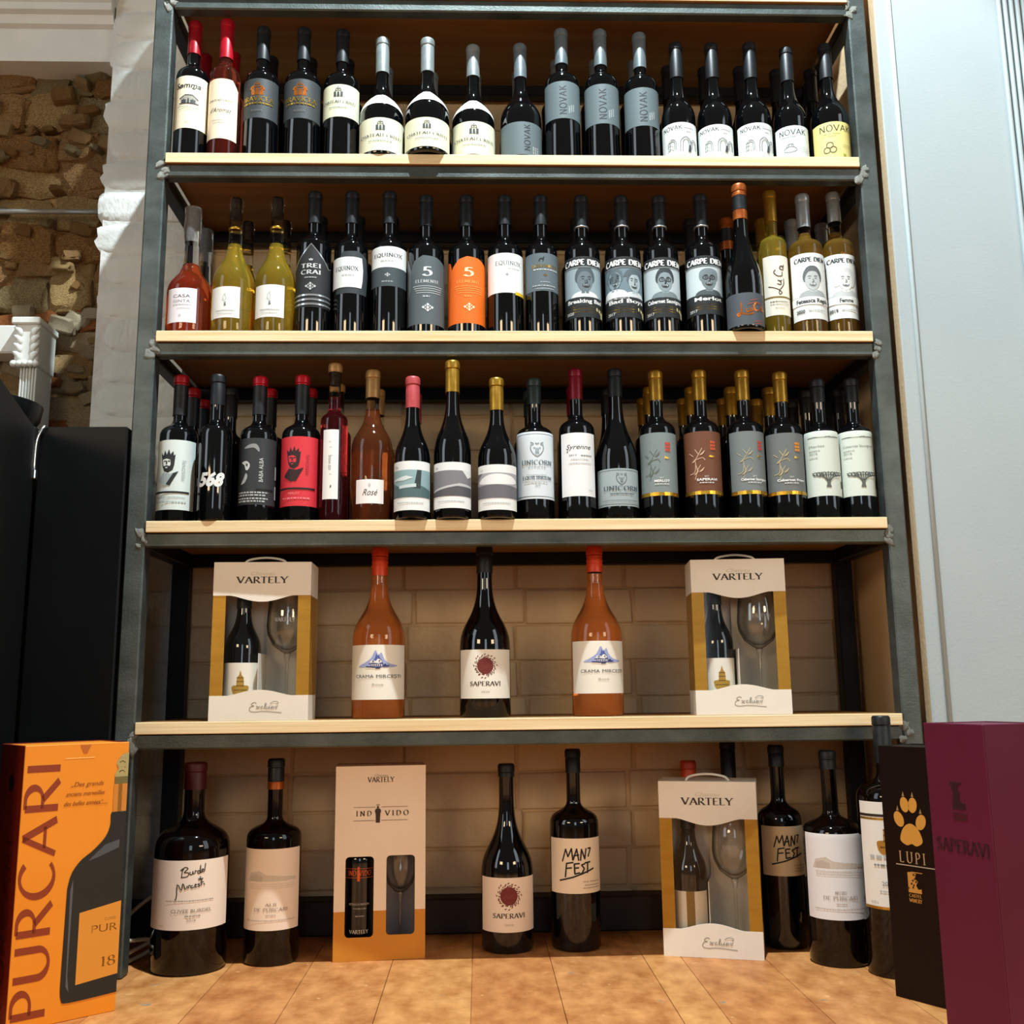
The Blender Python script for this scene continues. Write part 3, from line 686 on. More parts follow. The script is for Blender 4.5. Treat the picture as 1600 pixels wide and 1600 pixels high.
def cd_base(A, name, year, seal=True):
    A.rect(-1, 0, 1, .33, '#1c2224'); A.rect(-1, .322, 1, .328, '#8f9a9c')
    A.t('CARPE DIEM', 0, .86, .085, '#e6eaea', w=1.62, font='serif', thick=.34, thin=.1, gap=.06)
    A.rect(-1, .815, 1, .823, '#8f9a9c'); A.rect(-1, .83, 1, .835, '#8f9a9c')
    A.t(name, .06, .235, .06, '#e6eaea', w=min(1.5, .19 * len(name)), bold=.03)
    for i in range(3): A.rect(-1, .165 - i * .04, 1, .178 - i * .04, 'gold')
    A.t(year, -.58, .05, .045, '#e6eaea', w=.34)
    if seal: A.poly([(.5, .17), (.98, .13), (1, .0), (.78, .02), (.7, .1), (.5, .12)], '#e2dcae'); A.rect(.74, .05, .9, .12, '#4a4a38')
BGP = '#b9c9ce'
def a_cd1(A):
    A.rect(-1, .33, 1, .81, '#93a9b2'); person(A, .05, .60, .225, '#66777f', '#4b5960', '#e2eaec', '#2a3134', 1, 1.1); cd_base(A, 'Breaking Bad', '2020')
def a_cd2(A):
    A.rect(-1, .33, 1, .81, '#6f858f'); person(A, .40, .58, .20, '#a7bac0', '#55666d', '#cfdadd', '#3c474c', -1, 1, hat=True)
    person(A, -.42, .62, .20, '#8198a0', '#5b6d75', '#e2eaec', '#2d3539', 1, 1.0); cd_base(A, 'Bad Boys', '2017')
def a_cd3(A):
    A.rect(-1, .33, 1, .81, BGP); person(A, .05, .60, .215, '#8699a0', '#343e43', '#74868c', '#262c2f', 0, 1.08, glasses=True); cd_base(A, 'Cabernet Sauvignon', '2017')
def a_cd4(A):
    A.rect(-1, .33, 1, .81, '#c6d6da'); person(A, .08, .60, .225, '#6f7e84', '#76868c', '#4a565b', '#23282b', 0, .84, glasses=True); cd_base(A, 'Merlot', '2017', False)
def luca(A, x, y, k, c, w, rot=0, i=False):
    st = [[(0, 1.3), (-.15, .3), (-.45, -.25), (-.7, -.05), (-.3, .05), (.5, -.3), (1.2, -.2)],
          [(.45, .45), (.42, .05), (.6, 0), (.8, .2), (.85, .45), (.85, .05), (1.0, .02)],
          [(2.0, .85), (1.7, 1.0), (1.35, .55), (1.5, .05), (1.95, .12)],
          [(2.55, .4), (2.25, .45), (2.2, .05), (2.5, .1), (2.58, .4), (2.6, .05), (2.8, .1)]]
    if i: st.append([(1.15, .4), (1.12, .02)]); st.append([(1.16, .62), (1.2, .66)])
    A.g([[(a - 1.2, b - .4) for a, b in s_] for s_ in st], x, y, k, w, c, rot=rot)
def a_luica(A):
    luca(A, .25, .52, .26, 'copper', .045, 8, True); A.g([[(-1, 0), (0, .3), (1, .1)], [(-.6, .5), (.4, .8)], [(-.3, -2.2), (1, -2.0)], [(-.2, -2.5), (1.1, -2.3)]], .35, .62, .24, .02, '#a3481a')
def a_luca(A):
    A.rect(-1, .285, 1, .315, '#7c6a34'); luca(A, .0, .63, .145, '#4a3d30', .016, 78); A.dash(-.6, .6, .22, .016, MG, 30); A.dash(-.6, .7, .18, .014, LG, 31); A.dash(-.3, .3, .12, .012, LG, 32)
def a_fet(A, nm, yr, **kw):
    A.rect(-1, .335, 1, .36, '#d3dadb')
    A.t('CARPE DIEM', .02, .87, .062, '#3c4142', w=1.5, font='serif', thick=.3, thin=.09, gap=.06)
    person(A, .06, .59, .195, kw.get('skin', '#b9c0c1'), kw.get('hair', '#5d6567'), kw.get('shirt', '#a9b1b2'), '#70787a', 0, 1.12, long=kw.get('long', False))
    A.rect(-1, .22, 1, .335, '#e9f0ee'); A.t(nm, .05, .245, .06, '#2e3233', w=min(1.55, .125 * len(nm)), font='sans', bold=.04); A.t(yr, -.55, .1, .05, '#2e3233', w=.4, bold=.03); A.dash(-.2, .6, .12, .018, LG, 33)
def a_fet1(A): a_fet(A, 'Feteasca Regala', '2020')
def a_fet2(A): a_fet(A, 'Femme', '2019', hair='#cfd5d5', skin='#dde2e1', shirt='#c3caca', long=True)
def king(A, x, y, k, dark, light, shade):
    A.gp([[(-.6, .2), (-.7, .9), (-.45, .62), (-.3, 1.1), (-.1, .68), (.1, 1.2), (.25, .7), (.5, 1.0), (.55, .6), (.7, .7), (.62, -.3), (.5, -.75), (.1, -1.0), (-.3, -.85), (-.5, -.4)]], x, y, k, dark)
    A.gp([[(-.5, .25), (-.1, .32), (.25, .2), (.3, -.2), (.15, -.55), (-.2, -.6), (-.42, -.3)]], x, y, k, light)
    A.gp([[(-.4, .12), (-.12, .15), (-.14, .03), (-.36, .02)], [(.02, .14), (.26, .12), (.22, 0), (.04, .02)], [(-.38, -.38), (-.05, -.3), (.25, -.4), (.1, -.8), (-.25, -.75)], [(-.12, .1), (-.02, .08), (.0, -.18), (-.16, -.2)]], x, y, k, dark)
    A.gp([[(-.22, -.48), (.05, -.46), (0, -.56), (-.18, -.56)]], x, y, k, light)
    A.gp([[(-.4, -.95), (.3, -1.1), (.95, -.9), (.3, -2.1), (-.2, -2.2), (-.95, -1.7)]], x, y, k, shade)
    A.gp([[(.55, -1.05), (1.0, -.85), (.3, -2.2), (-.05, -2.05)]], x, y, k, dark)
def a_pers(A):
    king(A, -.12, .68, .155, '#20282c', '#e3ede9', '#9fb0b2'); A.rect(-.92, .235, .72, .262, K)
    A.t('CABERNET SAUVIGNON', -.05, .16, .026, '#8b9a9a', w=1.2); A.dash(-.8, .6, .1, .02, '#a9b7b5', 34); A.t('PERSONAJ', .52, .42, .045, '#9aa9a8', rot=90, al='l')
def a_568(A): A.t('568', .05, .4, .2, '#dfe6e6', w=1.25, shear=.28, bold=.05); A.rect(-.98, .42, -.86, .55, '#cfd6d6')
def a_dark(A):
    A.gp([smooth_pts([(-1.2, .2), (-.4, .7), (.6, .8), (1.1, .2), (1.1, -.4), (.4, .2), (-.6, .15)], 4, True)], -.1, .83, .1, '#8b9092')
    A.gp([smooth_pts([(-1, .4), (0, .6), (.6, 0), (.4, -.8), (-.1, -.9), (-.4, -.1)], 4, True)], -.28, .60, .09, '#c9cfd0'); A.gp([[(-.3, .2), (.1, .1), (0, -.3), (-.3, -.2)]], -.24, .6, .09, '#3b4043')
    A.gp([smooth_pts([(.3, .8), (.6, .2), (.1, -.8), (-.7, -1), (-.2, -.2)], 4, True)], -.36, .40, .09, '#a9afb1')
    A.t('BABA ALBA', .34, .34, .06, '#c9cfd0', rot=90, al='l', w=.36); A.rect(.1, .215, .8, .24, '#0c0e0f')
    for i, y in enumerate((.17, .13, .08, .04)): A.dash(-.62, .55 - .1 * (i % 2), y, .022, '#aeb5b6', 35 + i)
    for i in range(2): A.dash(.88, .98, .1 + i * .3, .2, '#9aa0a2', 39)
def a_red(A):
    king(A, -.1, .68, .15, '#2b1114', '#d8323f', '#2b1114'); A.rect(-.9, .235, .72, .262, '#1f0c0e'); A.t('PERSONAJ', .45, .45, .045, '#9f1f2c', rot=90, al='l')
    A.t('MERLOT', -.05, .165, .03, '#f08b92'); A.dash(-.5, .5, .1, .022, '#ef8088', 41)
def a_slim(A):
    for i, y in enumerate((.82, .74, .62, .45, .35)): A.g([[(-.5, 0), (0, .3), (.5, -.1)]], -.05 + .1 * (i % 3), y, .03, .006, LG); A.n -= 1
    A.n += 1
    A.t('ICE WINE', .1, .42, .035, MG, rot=90, al='l'); A.g([[(-.5, -1), (.5, 0), (-.3, .2), (.4, 1)]], .1, .18, .02, .008, DK)
def a_rose(A):
    A.gp([[(0, 1), (.6, 0), (0, -1), (-.6, 0)]], 0, .76, .1, '#c7c3c1'); A.t('Ros\u00e9', 0, .34, .26, '#4f4a4a', w=.95, shear=.35)
def a_ph1(A):
    A.t('VIA', -.68, .86, .05, MG); A.rect(-.94, .26, .94, .82, '#8fb0b4'); A.poly([(-.94, .26), (.94, .26), (.94, .42), (.3, .52), (-.4, .46), (-.94, .58)], '#4f6b6f')
    A.poly([(.1, .44), (.24, .82), (.42, .82), (.38, .44)], '#2c3b3f'); A.poly([(-.5, .5), (.2, .54), (.2, .47), (-.5, .44)], '#c9dadc'); A.poly([(-.94, .62), (-.2, .7), (.1, .66), (-.3, .6)], '#d5e4e6')
    A.dash(-.6, .5, .14, .02, LG, 42)
def a_ph2(A):
    A.t('VIA', -.68, .86, .05, MG); A.rect(-.94, .26, .94, .82, '#7d7f85'); A.poly([(-.94, .26), (.94, .26), (.94, .5), (.2, .52), (-.94, .38)], '#55575c'); A.poly([(-.94, .4), (.3, .54), (.94, .5), (.94, .46), (.2, .48), (-.9, .36)], '#c3c5c8')
    A.poly([(.4, .82), (.94, .82), (.94, .72), (.66, .66)], '#e3e8e8'); A.dash(-.6, .5, .14, .02, LG, 43)
def a_ph3(A):
    A.t('VIA', -.68, .86, .05, LG); A.rect(-.94, .26, .94, .82, '#a9aab0'); A.poly(smooth_pts([(-.8, .6), (-.3, .78), (.5, .76), (.85, .62), (.2, .56)], 4, True), '#eef2f2'); A.poly([(-.94, .26), (.94, .26), (.94, .52), (0, .56), (-.94, .54)], '#6b6a72')
    A.poly([(-.94, .82), (-.94, .66), (-.6, .82)], '#6b6a72'); A.dash(-.6, .5, .14, .02, LG, 44)
def lion(A, x, y, k, c):
    A.g([[(-.8, .7), (-.9, 0), (-.55, -.7), (0, -1.1), (.55, -.7), (.9, 0), (.8, .7)], [(-.9, .95), (-.5, .75), (-.7, .5)], [(.9, .95), (.5, .75), (.7, .5)], [(-.25, .85), (0, .7), (.25, .85)],
           [(-.5, .15), (-.25, .1)], [(.5, .15), (.25, .1)], [(-.1, .1), (-.15, -.35), (0, -.5), (.15, -.35), (.1, .1)], [(-.3, -.6), (0, -.7), (.3, -.6)]], x, y, k, .013, c)
def frame(A, c, m=.03, w=.008):
    q = m * A.H / (A.W / 2)
    A.stroke([(-1 + q, m), (1 - q, m), (1 - q, 1 - m), (-1 + q, 1 - m), (-1 + q, m)], w, c)
def a_uni1(A):
    frame(A, '#5b6f78', .035, .011); lion(A, .02, .74, .105, '#7b8f98'); A.t('UNICORN', .02, .505, .065, '#4a5a62', w=1.25, font='serif'); A.t('ESTATE', .02, .455, .024, '#8b9ca3', w=.7)
    A.t('EQUILIBRIUM', .02, .285, .05, '#4a5a62', w=1.2, font='serif', thick=.2); A.dash(-.4, .4, .345, .014, LG, 45); A.dash(-.5, .45, .235, .018, LG, 46); A.t('2019', .02, .18, .026, MG)
def a_ygr(A):
    A.t('Syrenne', -.02, .74, .075, '#2c3236', w=1.25, shear=.35); A.g([[(-1.3, .4), (-1.6, -.6), (-1.2, -.3)]], -.35, .72, .05, .008, '#2c3236')
    A.t('2017', -.3, .63, .026, '#3a4145', w=.4); A.dash(.1, .7, .63, .016, MG, 47); A.dash(-.4, .5, .57, .014, LG, 48); A.dash(-.5, .7, .51, .014, LG, 49); A.t('750 ml', .6, .08, .022, MG)
def a_uni2(A):
    frame(A, '#4d5a5e', .05, .014); lion(A, .1, .73, .15, '#3f4b4f'); A.t('UNICORN', .1, .42, .11, '#3f4b4f', w=1.3, font='serif'); A.dash(-.3, .55, .31, .03, '#56646a', 50); A.dash(-.6, .7, .14, .02, '#74838a', 51)
def a_brd(A, leaf, seal, nm):
    A.g([[(-.6, -2), (-.3, -1), (-.5, 0), (-.1, .8), (.3, 1.5)], [(-.3, -1), (.1, -.4)], [(-.1, .8), (-.5, 1.4)], [(-.4, .2), (.3, .4), (.6, .1)], [(-1.2, -1.4), (-.6, -1.2), (-.45, -.3)], [(-1.2, 1), (-.7, .6)]], -.22, .52, .14, .012, leaf)
    for a, b in ((-.5, -1.3), (-.7, .1), (.2, .9), (.1, -1)): A.gp([smooth_pts([(a - .25, b - .2), (a + .05, b + .1), (a + .35, b + .35), (a + .1, b - .1)], 3, True)], -.2, .52, .14, leaf); A.n -= 1
    A.n += 1
    for i in range(3):
        for j in range(3): A.rect(.20 + i * .075, .70 + j * .052, .265 + i * .075, .74 + j * .052, seal); A.n -= 1
    A.n += 1
    A.g([[(0, 0), (.4, .8), (.5, 0), (1, .6), (1, 0), (1.6, .4), (2.2, .1)]], .16, .585, .04, .012, 'gold'); A.t('2017', .02, .27, .024, '#dfe3e2'); A.t(nm, .04, .215, .036, '#eef1f0', w=min(1.1, .1 * len(nm)), bold=.03); A.dash(-.25, .3, .175, .016, '#cfd5d5', 52)
    A.rect(-1, 0, 1, .055, 'gold')
def a_brd1(A): a_brd(A, '#5f6f66', '#c9402e', 'MERLOT')
def a_brd2(A): a_brd(A, '#c9a98a', '#c8542c', 'SAPERAVI')
def a_brd3(A): a_brd(A, '#a8a288', '#b9453a', 'Cabernet Sauvignon')
def a_brd4(A): a_brd(A, '#b3a67c', '#d88a2c', 'Cabernet Franc')
def a_tree(A, nm):
    A.g([[(-3.4, 0), (-2, .05), (-1.4, 0)], [(.2, 0), (1, .15), (1.6, 0), (2.2, .12), (3.4, .05)], [(.9, .12), (1.2, -.12)], [(-3.4, -.05), (3.4, -.03)]], 0, .90, .075, .006, '#4b5350')
    A.t(nm, -.66, .745, .035, '#7c8682', al='l', w=min(1.3, .11 * len(nm))); A.dash(-.66, -.2, .69, .016, LG, 53); A.t('2016', -.66, .635, .04, '#8b9591', al='l', w=.36); A.dash(-.66, -.3, .58, .018, LG, 54)
    A.gp([[(-.35, -1), (.35, -1), (.2, -.5), (.3, 0), (-.3, 0), (-.2, -.5)]], .08, .24, .11, '#59625e')
    for a in (-1.5, -1.1, -.5, 0, .5, 1.1, 1.6):
        A.g([[(a * .1, -.1), (a * .5, .45), (a, .62 + .15 * math.cos(a * 3)), (a * 1.25, .95)], [(a * .5, .45), (a * .75, 1.0)], arc(a, .75, .26, .2, 0, 360, 8)], .08, .24, .125, .011, '#4b5350')
    A.rect(.74, .12, .84, .23, '#3b413f')
def a_tr1(A): a_tree(A, 'Merlot')
def a_tr2(A): a_tree(A, 'Cabernet Sauvignon')
def a_crama(A):
    A.poly(smooth_pts([(-.52, .60), (-.3, .68), (-.14, .76), (-.02, .90), (.06, .80), (.14, .86), (.22, .74), (.36, .66), (.62, .62), (.4, .585), (-.2, .59)], 4, True), '#9fabd8')
    A.gp([[(-.75, .35), (-.3, .75), (-.1, 1.55), (.12, 1.1), (.3, 1.45), (.42, .8), (.75, .45), (.9, .1), (-.5, .1)]], .02, .66, .12, '#5362ab'); A.gp([[(.15, 1.1), (.42, .85), (.8, .45), (.5, .55)]], .02, .66, .12, '#26305c')
    A.gp([smooth_pts([(-1.05, .02), (-.85, .42), (-.5, .5), (-.12, .3), (-.1, .02)], 4, True), smooth_pts([(-.12, .25), (.05, .62), (.4, .66), (.72, .35), (.66, .05), (.1, .0)], 4, True)], .02, .66, .12, '#eceee9')
    A.gp([[(-1.25, .0), (-.6, .1), (0, .02), (.7, .12), (1.0, -.02), (.95, -.12), (-1.25, -.1)]], .02, .66, .12, '#2b3468')
    A.gp([[(-.95, -.45), (.75, -.45), (.75, -.1), (-.95, -.1)]], .02, .66, .12, '#d9dce4')
    for i in range(6): A.gp([[(-.92 + i * .28, -.48), (-.78 + i * .28, -.48), (-.78 + i * .28, -.14), (-.92 + i * .28, -.14)]], .02, .66, .12, '#232a52'); A.n -= 1
    A.n += 1
    A.gp([smooth_pts([(.85, -.5), (1.0, -.2), (1.3, -.05), (1.55, -.28), (1.95, -.3), (1.7, -.5)], 3, True), smooth_pts([(-.5, -.5), (0, -.55), (.8, -.5), (.5, -.68), (-.2, -.66)], 3, True)], .02, .66, .12, '#333b72')
    A.g([[(-1.7, -.5), (-1.1, -.52), (-.3, -.62)], [(-.2, -.75), (.5, -.72)], [(.3, .3), (.5, .45)], [(-.7, .3), (-.4, .36)]], .02, .66, .12, .02, '#2e3564')
    A.t('CRAMA', -.34, .395, .060, '#3a3c40', w=.56); A.t('MIRCE\u0218TI', .38, .395, .060, '#3a3c40', w=.74); A.t('Ros\u00e9', .05, .25, .042, '#a5a294', w=.3)
def burst(A, x, y, k, c):
    A.ell(x, y, .74 * k, .74 * k, c, 26); A.n -= 1
    q = random.Random(3)
    for r_, n_ in ((.82, 26), (1.0, 20)):
        for i in range(n_):
            a = 2 * PI * i / n_ + q.uniform(-.06, .06); rr = r_ * q.uniform(.93, 1.08) * k * A.H; b = a - .9
            X, Y = A.pt(x, y); cx, cy = X + rr * math.cos(a), Y + rr * math.sin(a); l_, w_ = .13 * k * A.H, .055 * k * A.H
            A.add([(cx + l_ * math.cos(b + t_) * (1 if j % 2 == 0 else w_ / l_), cy + l_ * math.sin(b + t_) * (1 if j % 2 == 0 else w_ / l_)) for j, t_ in enumerate((0, PI / 2, PI, 3 * PI / 2))], [(0, 1, 2, 3)], c); A.n -= 1
    A.n += 1
def a_sap(A):
    burst(A, 0, .665, .23, '#6e2622'); q = random.Random(5)
    for i in range(14):
        a, r_ = q.uniform(0, 6.28), q.uniform(.1, .6) * .23
        A.g([[(-.5, -.3), (0, .2), (.5, 0)]], r_ * math.cos(a) * A.H / (A.W / 2), .665 + r_ * math.sin(a), .03, .008, '#8d443c'); A.n -= 1
    A.n += 1
    A.t('SAPERAVI', 0, .26, .085, '#4a4440', w=.98, font='serif', thick=.22, thin=.05); A.t('2020', 0, .12, .035, '#a9a294', w=.26)
def a_burd(A):
    B = [[(-2.3, -.2), (-2.0, .9), (-1.8, 1.0), (-2.3, .9), (-1.6, 1.25), (-1.2, 1.0), (-1.8, .55), (-1.2, .4), (-1.4, -.1), (-2.3, -.1)], [(-.95, .5), (-1.0, .1), (-.7, .1), (-.55, .5), (-.55, .1), (-.4, .15)], [(-.3, .1), (-.2, .5), (0, .45)],
         [(.45, .4), (.15, .4), (.12, .1), (.4, .1), (.65, 1.2), (.5, .1), (.65, .15)], [(.7, .3), (1.0, .4), (.85, .55), (.7, .2), (1.0, .1)], [(1.1, .1), (1.4, 1.3)]]
    A.g(B, .2, .80, .10, .015, '#3d342e', rot=8)
    A.g([[(0, .4), (-.3, .35), (-.25, .05), (0, .15), (.2, .9), (.1, .05), (.3, .1)], [(.35, .4), (.35, .05), (.6, .1), (.65, .4), (.7, .05)]], .26, .71, .06, .012, '#3d342e', rot=8)
    M = [[(-2.9, -1.3), (-2.6, -.8), (-2.3, .9), (-1.8, 0), (-1.5, .9), (-1.2, 0)], [(-1.0, .1), (-.9, .5)], [(-.8, .1), (-.65, .5), (-.4, .4)], [(-.1, .4), (-.4, .3), (-.3, .05), (0, .15)], [(.1, .3), (.4, .4), (.25, .5), (.15, .1), (.5, .1)],
         [(.9, .5), (.6, .4), (.9, .2), (.6, .05)], [(1.2, 1.0), (1.1, .1)], [(1.0, .6), (1.5, .6)], [(1.5, .4), (1.55, .1)]]
    A.g(M, .15, .60, .10, .015, '#3d342e', rot=8)
    A.dash(-.4, .55, .41, .016, '#a3988c', 55); A.t('CUVEE BURDEL', .12, .25, .05, '#8d8478', w=.8, font='sans'); A.dash(0, .3, .19, .02, '#a3988c', 56); A.t('2016', .12, .125, .036, '#9b9186', w=.18); A.t('1500 ml', -.5, .05, .022, '#b3a99c')
def a_chat(A, nm):
    A.poly([(-.7, .60), (.8, .60), (.8, .64), (-.1, .68), (-.3, .73), (-.6, .70)], '#cfc4b6'); A.poly([(-.6, .6), (-.2, .6), (-.2, .66), (-.4, .69), (-.6, .66)], '#bfb3a5')
    for i in range(3): A.dash(-.6, .75, .56 - i * .025, .01, '#d5cabd', 57 + i)
    A.t(nm, .05, .30, .034, '#a09080', w=.3, font='serif'); A.t('DE PURCARI', .05, .235, .04, '#a09080', w=.95, font='serif'); A.dash(-.08, .2, .18, .014, '#c0b4a6', 60); A.dash(-.7, .8, .115, .014, '#c0b4a6', 61)
def a_alb(A): a_chat(A, 'ALB')
def a_neg(A): a_chat(A, 'NEGRU')
def a_mani(A):
    S = [[(-2.5, -.7), (-2.0, .9), (-1.7, -.1), (-1.2, 1.0), (-1.05, -.5)], [(-1.0, -.5), (-.5, .95), (-.25, -.55)], [(-.95, .05), (-.2, .15)], [(.0, -.55), (.15, .9), (.6, -.4), (.8, .95)], [(1.05, .95), (1.5, 1.0), (1.1, -.1)],
         [(-2.1, -2.7), (-1.9, -.95), (-1.0, -.8)], [(-1.95, -1.6), (-1.2, -1.5)], [(-.8, -2.3), (-.85, -1.0), (-.15, -.95)], [(-.85, -1.55), (-.25, -1.5)], [(-.8, -2.3), (-.15, -2.15)], [(.6, -1.0), (.1, -1.15), (.5, -1.6), (.2, -2.2), (-.1, -2.3)], [(.6, -.9), (1.4, -.8)], [(1.0, -.9), (.95, -2.2)],
         [(-2.9, -3.2), (-1.0, -2.7), (1.9, -1.7)]]
    A.g(S, .08, .68, .14, .028, K, smooth=False); A.t('2018  MAGNUM', .45, .2, .024, '#7b6f62', w=.6); A.dash(.2, .75, .14, .016, '#a3988c', 62); A.dash(.15, .75, .09, .016, '#a3988c', 63)
def bell(A, x, y, k, c, c2):
    A.gp([smooth_pts([(-.35, .1), (-.3, .8), (-.12, 1.1), (0, 1.5), (.12, 1.1), (.3, .8), (.35, .1)], 4), smooth_pts([(-.8, -.15), (-.6, .12), (.6, .12), (.8, -.15), (.5, -.75), (-.5, -.75)], 4, True)], x, y, k, c)
    A.g([[(-.33, .5), (.33, .5)], [(-.33, .85), (.3, .85)], [(-.6, -.3), (.6, -.3)], [(-.35, .1), (.35, .1)]], x, y, k, .014, c2)
def a_gold(A):
    A.rect(-1, .83, 1, .85, 'gold'); A.rect(-1, .86, 1, .885, '#2a1c14'); A.rect(-1, 0, 1, .025, 'gold'); bell(A, -.2, .62, .14, '#b27a22', '#6e4712')
    A.dash(-.7, .3, .47, .03, LG, 64); A.dash(-.6, .3, .4, .018, MG, 65); A.t('2015', -.28, .22, .04, MG, w=.3); A.dash(-.5, 0, .16, .014, LG, 66); A.t('0,75 L', -.65, .05, .022, MG)
def a_boxwine(A): bell(A, .1, .55, .2, '#b08a32', '#6b5118')
def a_plainwine(A): A.rect(-.12, 0, .25, 1, '#8a6a2c')
def a_indiv(A):
    A.rect(-.9, .80, .9, .805, '#d8581c'); A.rect(-.9, .69, .9, .695, '#d8581c'); A.t('IND VIDO', 0, .72, .06, '#d8581c', w=1.3, font='serif'); A.ell(-.05, .81, .014, .018, '#d8581c', 8); A.rect(-.12, .65, .02, .79, '#d8581c')
    A.t('FETEASCA NEAGRA', 0, .36, .025, '#b9b1a6', w=1.1); A.dash(-.3, .4, .31, .015, '#8c857b', 67); A.dash(-.2, .3, .22, .015, '#8c857b', 68); A.t('VARTELY', 0, .02, .04, '#cfc8bd', w=1.0, font='serif')

# ------------------------------------------------------------------ bottles
KIND = {'bord': (.575, .705, .0137), 'bordhi': (.60, .715, .0137), 'burg': (.36, .69, .0134), 'mag': (.33, .68, .0138), 'spark': (.30, .76, .0145), 'slim': (.62, .71, .0128),
        'flask': (.33, .64, .0150), 'bell': (.36, .72, .0138), 'flute': (.47, .78, .0140), 'rhone': (.40, .78, .0136), 'cham': (.36, .82, .0140),
        'big': (.44, .83, .0158), 'sap': (.40, .80, .0160), 'jero': (.575, .76, .0205), 'magb': (.60, .71, .0155), 'magc': (.672, .775, .0155), 'mani': (.615, .735, .0150)}
def profile(kind, Rb, H, top=None):
    a, b, rn = KIND[kind]; hs, hn = a * H, b * H; L = hn - hs
    if kind in ('bord', 'bordhi', 'slim', 'magb', 'magc', 'mani', 'jero'): c1, c2 = .70, .55
    elif kind == 'flask': c1, c2 = .45, .60
    else: c1, c2 = .42, .62
    P = [(0, .004), (Rb * .6, .003), (Rb * .86, 0), (Rb * .96, .0015), (Rb, .006), (Rb, hs * .5), (Rb, hs)]
    for i in range(1, 15):
        t = i / 14
        P.append(((1 - t) ** 3 * Rb + 3 * (1 - t) ** 2 * t * Rb + 3 * (1 - t) * t * t * rn + t ** 3 * rn,
                  (1 - t) ** 3 * hs + 3 * (1 - t) ** 2 * t * (hs + c1 * L) + 3 * (1 - t) * t * t * (hs + (1 - c2) * L) + t ** 3 * hn))
    P += [(rn * .985, H - .02), (rn + .0008, H - .018), (rn + .0008, H - .008), (rn, H - .006), (rn - .001, H - .002), (0, H - .002)]
    return P
def prof_r(P, z):
    for (r0, z0), (r1, z1) in zip(P[4:], P[5:]):
        if z0 <= z <= z1: return r0 + (r1 - r0) * (z - z0) / max(z1 - z0, 1e-9)
    return P[4][0]
def cut_profile(P, z):
    out = [p for p in P if p[1] < z or p in P[:4]]
    r = prof_r(P, z); return out + [(r, z), (0, z)], r
def label_on(root, P, Rb, z0, z1, ha, rot, base, art=None, shape=None, H_off=0.0004, name='label'):
    W = 2 * R(ha) * Rb; z0 = max(z0, .0065); hh = z1 - z0
    def mp(u, v, d):
        th = u / Rb + R(rot); z = z0 + v; r = prof_r(P, z) + d
        return (r * math.sin(th), -r * math.cos(th), z)
    lab = None
    curved = z1 > P[6][1] + 1e-4
    vst = .005 if curved else None
    if base:
        A = Art(W, hh)
        for sh in (shape or [[(-1, 0), (1, 0), (1, 1), (-1, 1)]]):
            ys = sorted({p[1] for p in sh})
            A.poly(sh, base); A.n -= 1
        lab = A.build(name, root, mp, H_off, step=Rb * R(7), smooth=True, vstep=vst)
    if art:
        A = Art(W, hh); art(A); A.n = max(1, A.n)
        A.build('lettering', lab or root, mp, H_off + .00025, step=Rb * R(9), vstep=vst)
    return lab
def capsule(root, z0, z1, rn, m, top=True, ring=True, name='capsule'):
    rc = rn + .0014
    P = [(rn * .9, z0), (rc + .0003, z0), (rc + .0003, z0 + .001), (rc, z0 + .003)]
    if top:
        if ring: P += [(rc - .0001, z1 - .020), (rc - .0008, z1 - .0185), (rc + .0009, z1 - .017), (rc + .0009, z1 - .005), (rc + .0002, z1 - .003)]
        P += [(rc - .0006, z1 - .0012), (rc - .002, z1), (0, z1)]
    else: P += [(rc, z1 - .001), (rn * .9, z1)]
    return link_mesh(name, lathe_bm(P, 28), m, root, smooth=True, auto=38)
def dots(root, P, z): pass

FULL = 80
B = {}
def bt(key, kind, glass, cap, labs, label, **kw): B[key] = dict(kind=kind, glass=glass, cap=cap, labs=labs, label=label, **kw)
# labs entries: (z0, z1, half angle, rotation, paper colour, artwork, outline) ; z0 None = measured label band
D_ = None
bt('somma', 'bord', black_glass, 'red', [(D_, D_, 78, 4, '#ece3c6', a_somma)], 'red capped black bottle with tall cream label showing a house engraving')
bt('ros1', 'bord', rose_wine, 'redlit', [(D_, D_, 74, -3, '#f0e2c4', a_ros1, [[(-1, 0), (1, 0), (1, .86), (.62, 1), (-.75, 1), (-1, .95)]])], 'rose wine bottle with bright red capsule and tall plain cream label', fill=.74)
bt('bra1', 'bord', black_glass, 'black', [(D_, D_, 82, -2, '#33393b', a_bra)], 'black bottle with dark grey label and copper crest, left one of the pair')
bt('bra2', 'bord', black_glass, 'black', [(D_, D_, 82, 2, '#33393b', a_bra)], 'black bottle with dark grey label and copper crest, right one of the pair')
bt('cri1', 'bord', black_glass, 'black', [(D_, D_, 84, -3, '#dfe3c3', a_cri)], 'straight shouldered black bottle with greenish cream crest label')
for k, t in (('mag1', 'leftmost'), ('mag2', 'middle'), ('mag3', 'rightmost')):
    bt(k, 'mag', black_glass, 'grey', [(D_, D_, 88, 2, '#e8eacb', a_cri), (.118, .152, 88, 0, '#eef0e6', None, [[(-.95, -.25), (-.6, .0), (-.25, .12), (.25, .12), (.6, .0), (.95, -.25), (.75, .2), (.45, .75), (.2, 1), (-.2, 1), (-.45, .75), (-.75, .2)]])],
       '%s of three broad grey capped bottles with cream crest label and white shoulder band' % t)
bt('nov1', 'burg', black_glass, 'slate', [(D_, D_, 84, 6, '#5f6e72', a_nov_low)], 'sloping black bottle with low grey label bearing vertical lettering', nrow=1)
